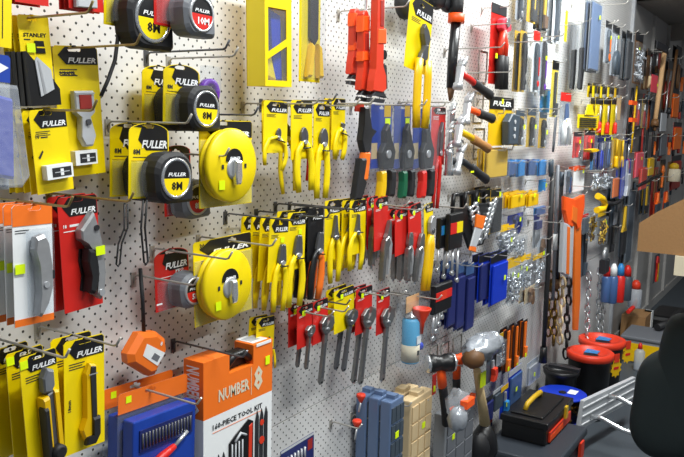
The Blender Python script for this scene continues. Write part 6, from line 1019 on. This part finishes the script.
# ---- black chair
X = 2.35; t = thing('office_chair', 'black padded swivel chair filling the lower right corner', 'chair', (X + .2, -.93, 0)); a = Vector((X + .2, -.93, 0))
def pad(pts, th, name):
    v = [PX(x, y, X) - a for x, y in pts]; n = len(v); cy = sum(q.y for q in v) / n; cz = sum(q.z for q in v) / n; vs = []
    for k, (dx, sc) in enumerate(((0, .55), (.012, .86), (.045, 1), (th - .03, 1), (th, .8))):
        for q in v: vs.append(Vector((-.2 + dx, cy + (q.y - cy) * sc, cz + (q.z - cz) * sc)))
    fs = [(k * n + i, k * n + (i + 1) % n, (k + 1) * n + (i + 1) % n, (k + 1) * n + i) for k in range(4) for i in range(n)]; b = MB().add(vs, fs, 'chairblack', True); b.f += [list(range(n)), list(range(4 * n, 5 * n))]; b.m += ['chairblack'] * 2; b.sm += [True] * 2
    o = b.build(name, t); s_ = o.modifiers.new('sub', 'SUBSURF'); s_.levels = 2; s_.render_levels = 2
mk('chairblack', '#0c1a1c', .75, vary=.15, scale=40)
pad([(660, 330), (668, 318), (682, 316), (705, 322), (720, 350), (720, 420), (705, 455), (676, 466), (656, 452), (650, 420), (652, 365)], .12, 'backrest')
pad([(662, 352), (650, 358), (638, 364), (631, 380), (630, 400), (624, 422), (626, 444), (640, 462), (664, 470), (700, 468), (712, 430), (705, 380), (690, 350)], .14, 'seat')
zz = PX(665, 462, X).z; MB().tube([(-.1, -.03, zz + .03), (-.1, -.03, .1)], .025, 'dsteel', 12).build('column', t)
for k in range(5): q = 6.283 * k / 5 + .4; MB().tube([(-.1, -.03, .1), (-.1 + .26 * math.cos(q), -.03 + .26 * math.sin(q), .06)], [.025, .015], 'black', 8).ell((-.1 + .26 * math.cos(q), -.03 + .26 * math.sin(q), .028), (.028, .02, .028), 'rubber', 10).build('castor_arm', t)

# ---- rows of small hand tools in the far dark bay
rows = [(2.02, 'top row'), (1.74, 'second row'), (1.46, 'third row'), (1.16, 'fourth row')]
FAR = [('red', 'dred', 'driver'), ('dark', 'black', 'pliers'), ('orange', 'orange', 'knife'), ('brown', 'brown', 'driver'), ('steel', 'slate', 'tool')]
rd = random.Random(11)
for z_, rn in rows:
    for k in range(14):
        x_ = 5.32 + k * .2 + rd.uniform(-.03, .03); cn, mt, kd = FAR[rd.randrange(5)]; hgt = rd.uniform(.14, .22); M = Matrix.Translation((x_, -rd.uniform(.05, .09), z_ + rd.uniform(-.02, .02)))
        r = thing('hand_tool', 'small %s coloured tool hung in the far dark bay, %s' % (cn, rn), 'tool', M, '%s tools of the far bay, %s' % (cn, rn)); ww = .075
        MB().box(0, ww, 0, .0014, -hgt * .6, 0, ('dark', 'brown', 'slate', 'dred')[rd.randrange(4)]).build('backing_card', r); item(r, kd, ww, hgt, mt, 'dsteel')
    for k in range(5): hk_ = thing('display_hook', 'wire hook in the far dark bay, %s' % rn, 'hook', (5.45 + .55 * k, 0, z_ - .01), 'wire hooks of the far bay, %s' % rn); MB().tube([(0, 0, 0), (0, -.18, 0), (0, -.2, .02)], .003, 'wire', 6).build('wire', hk_)
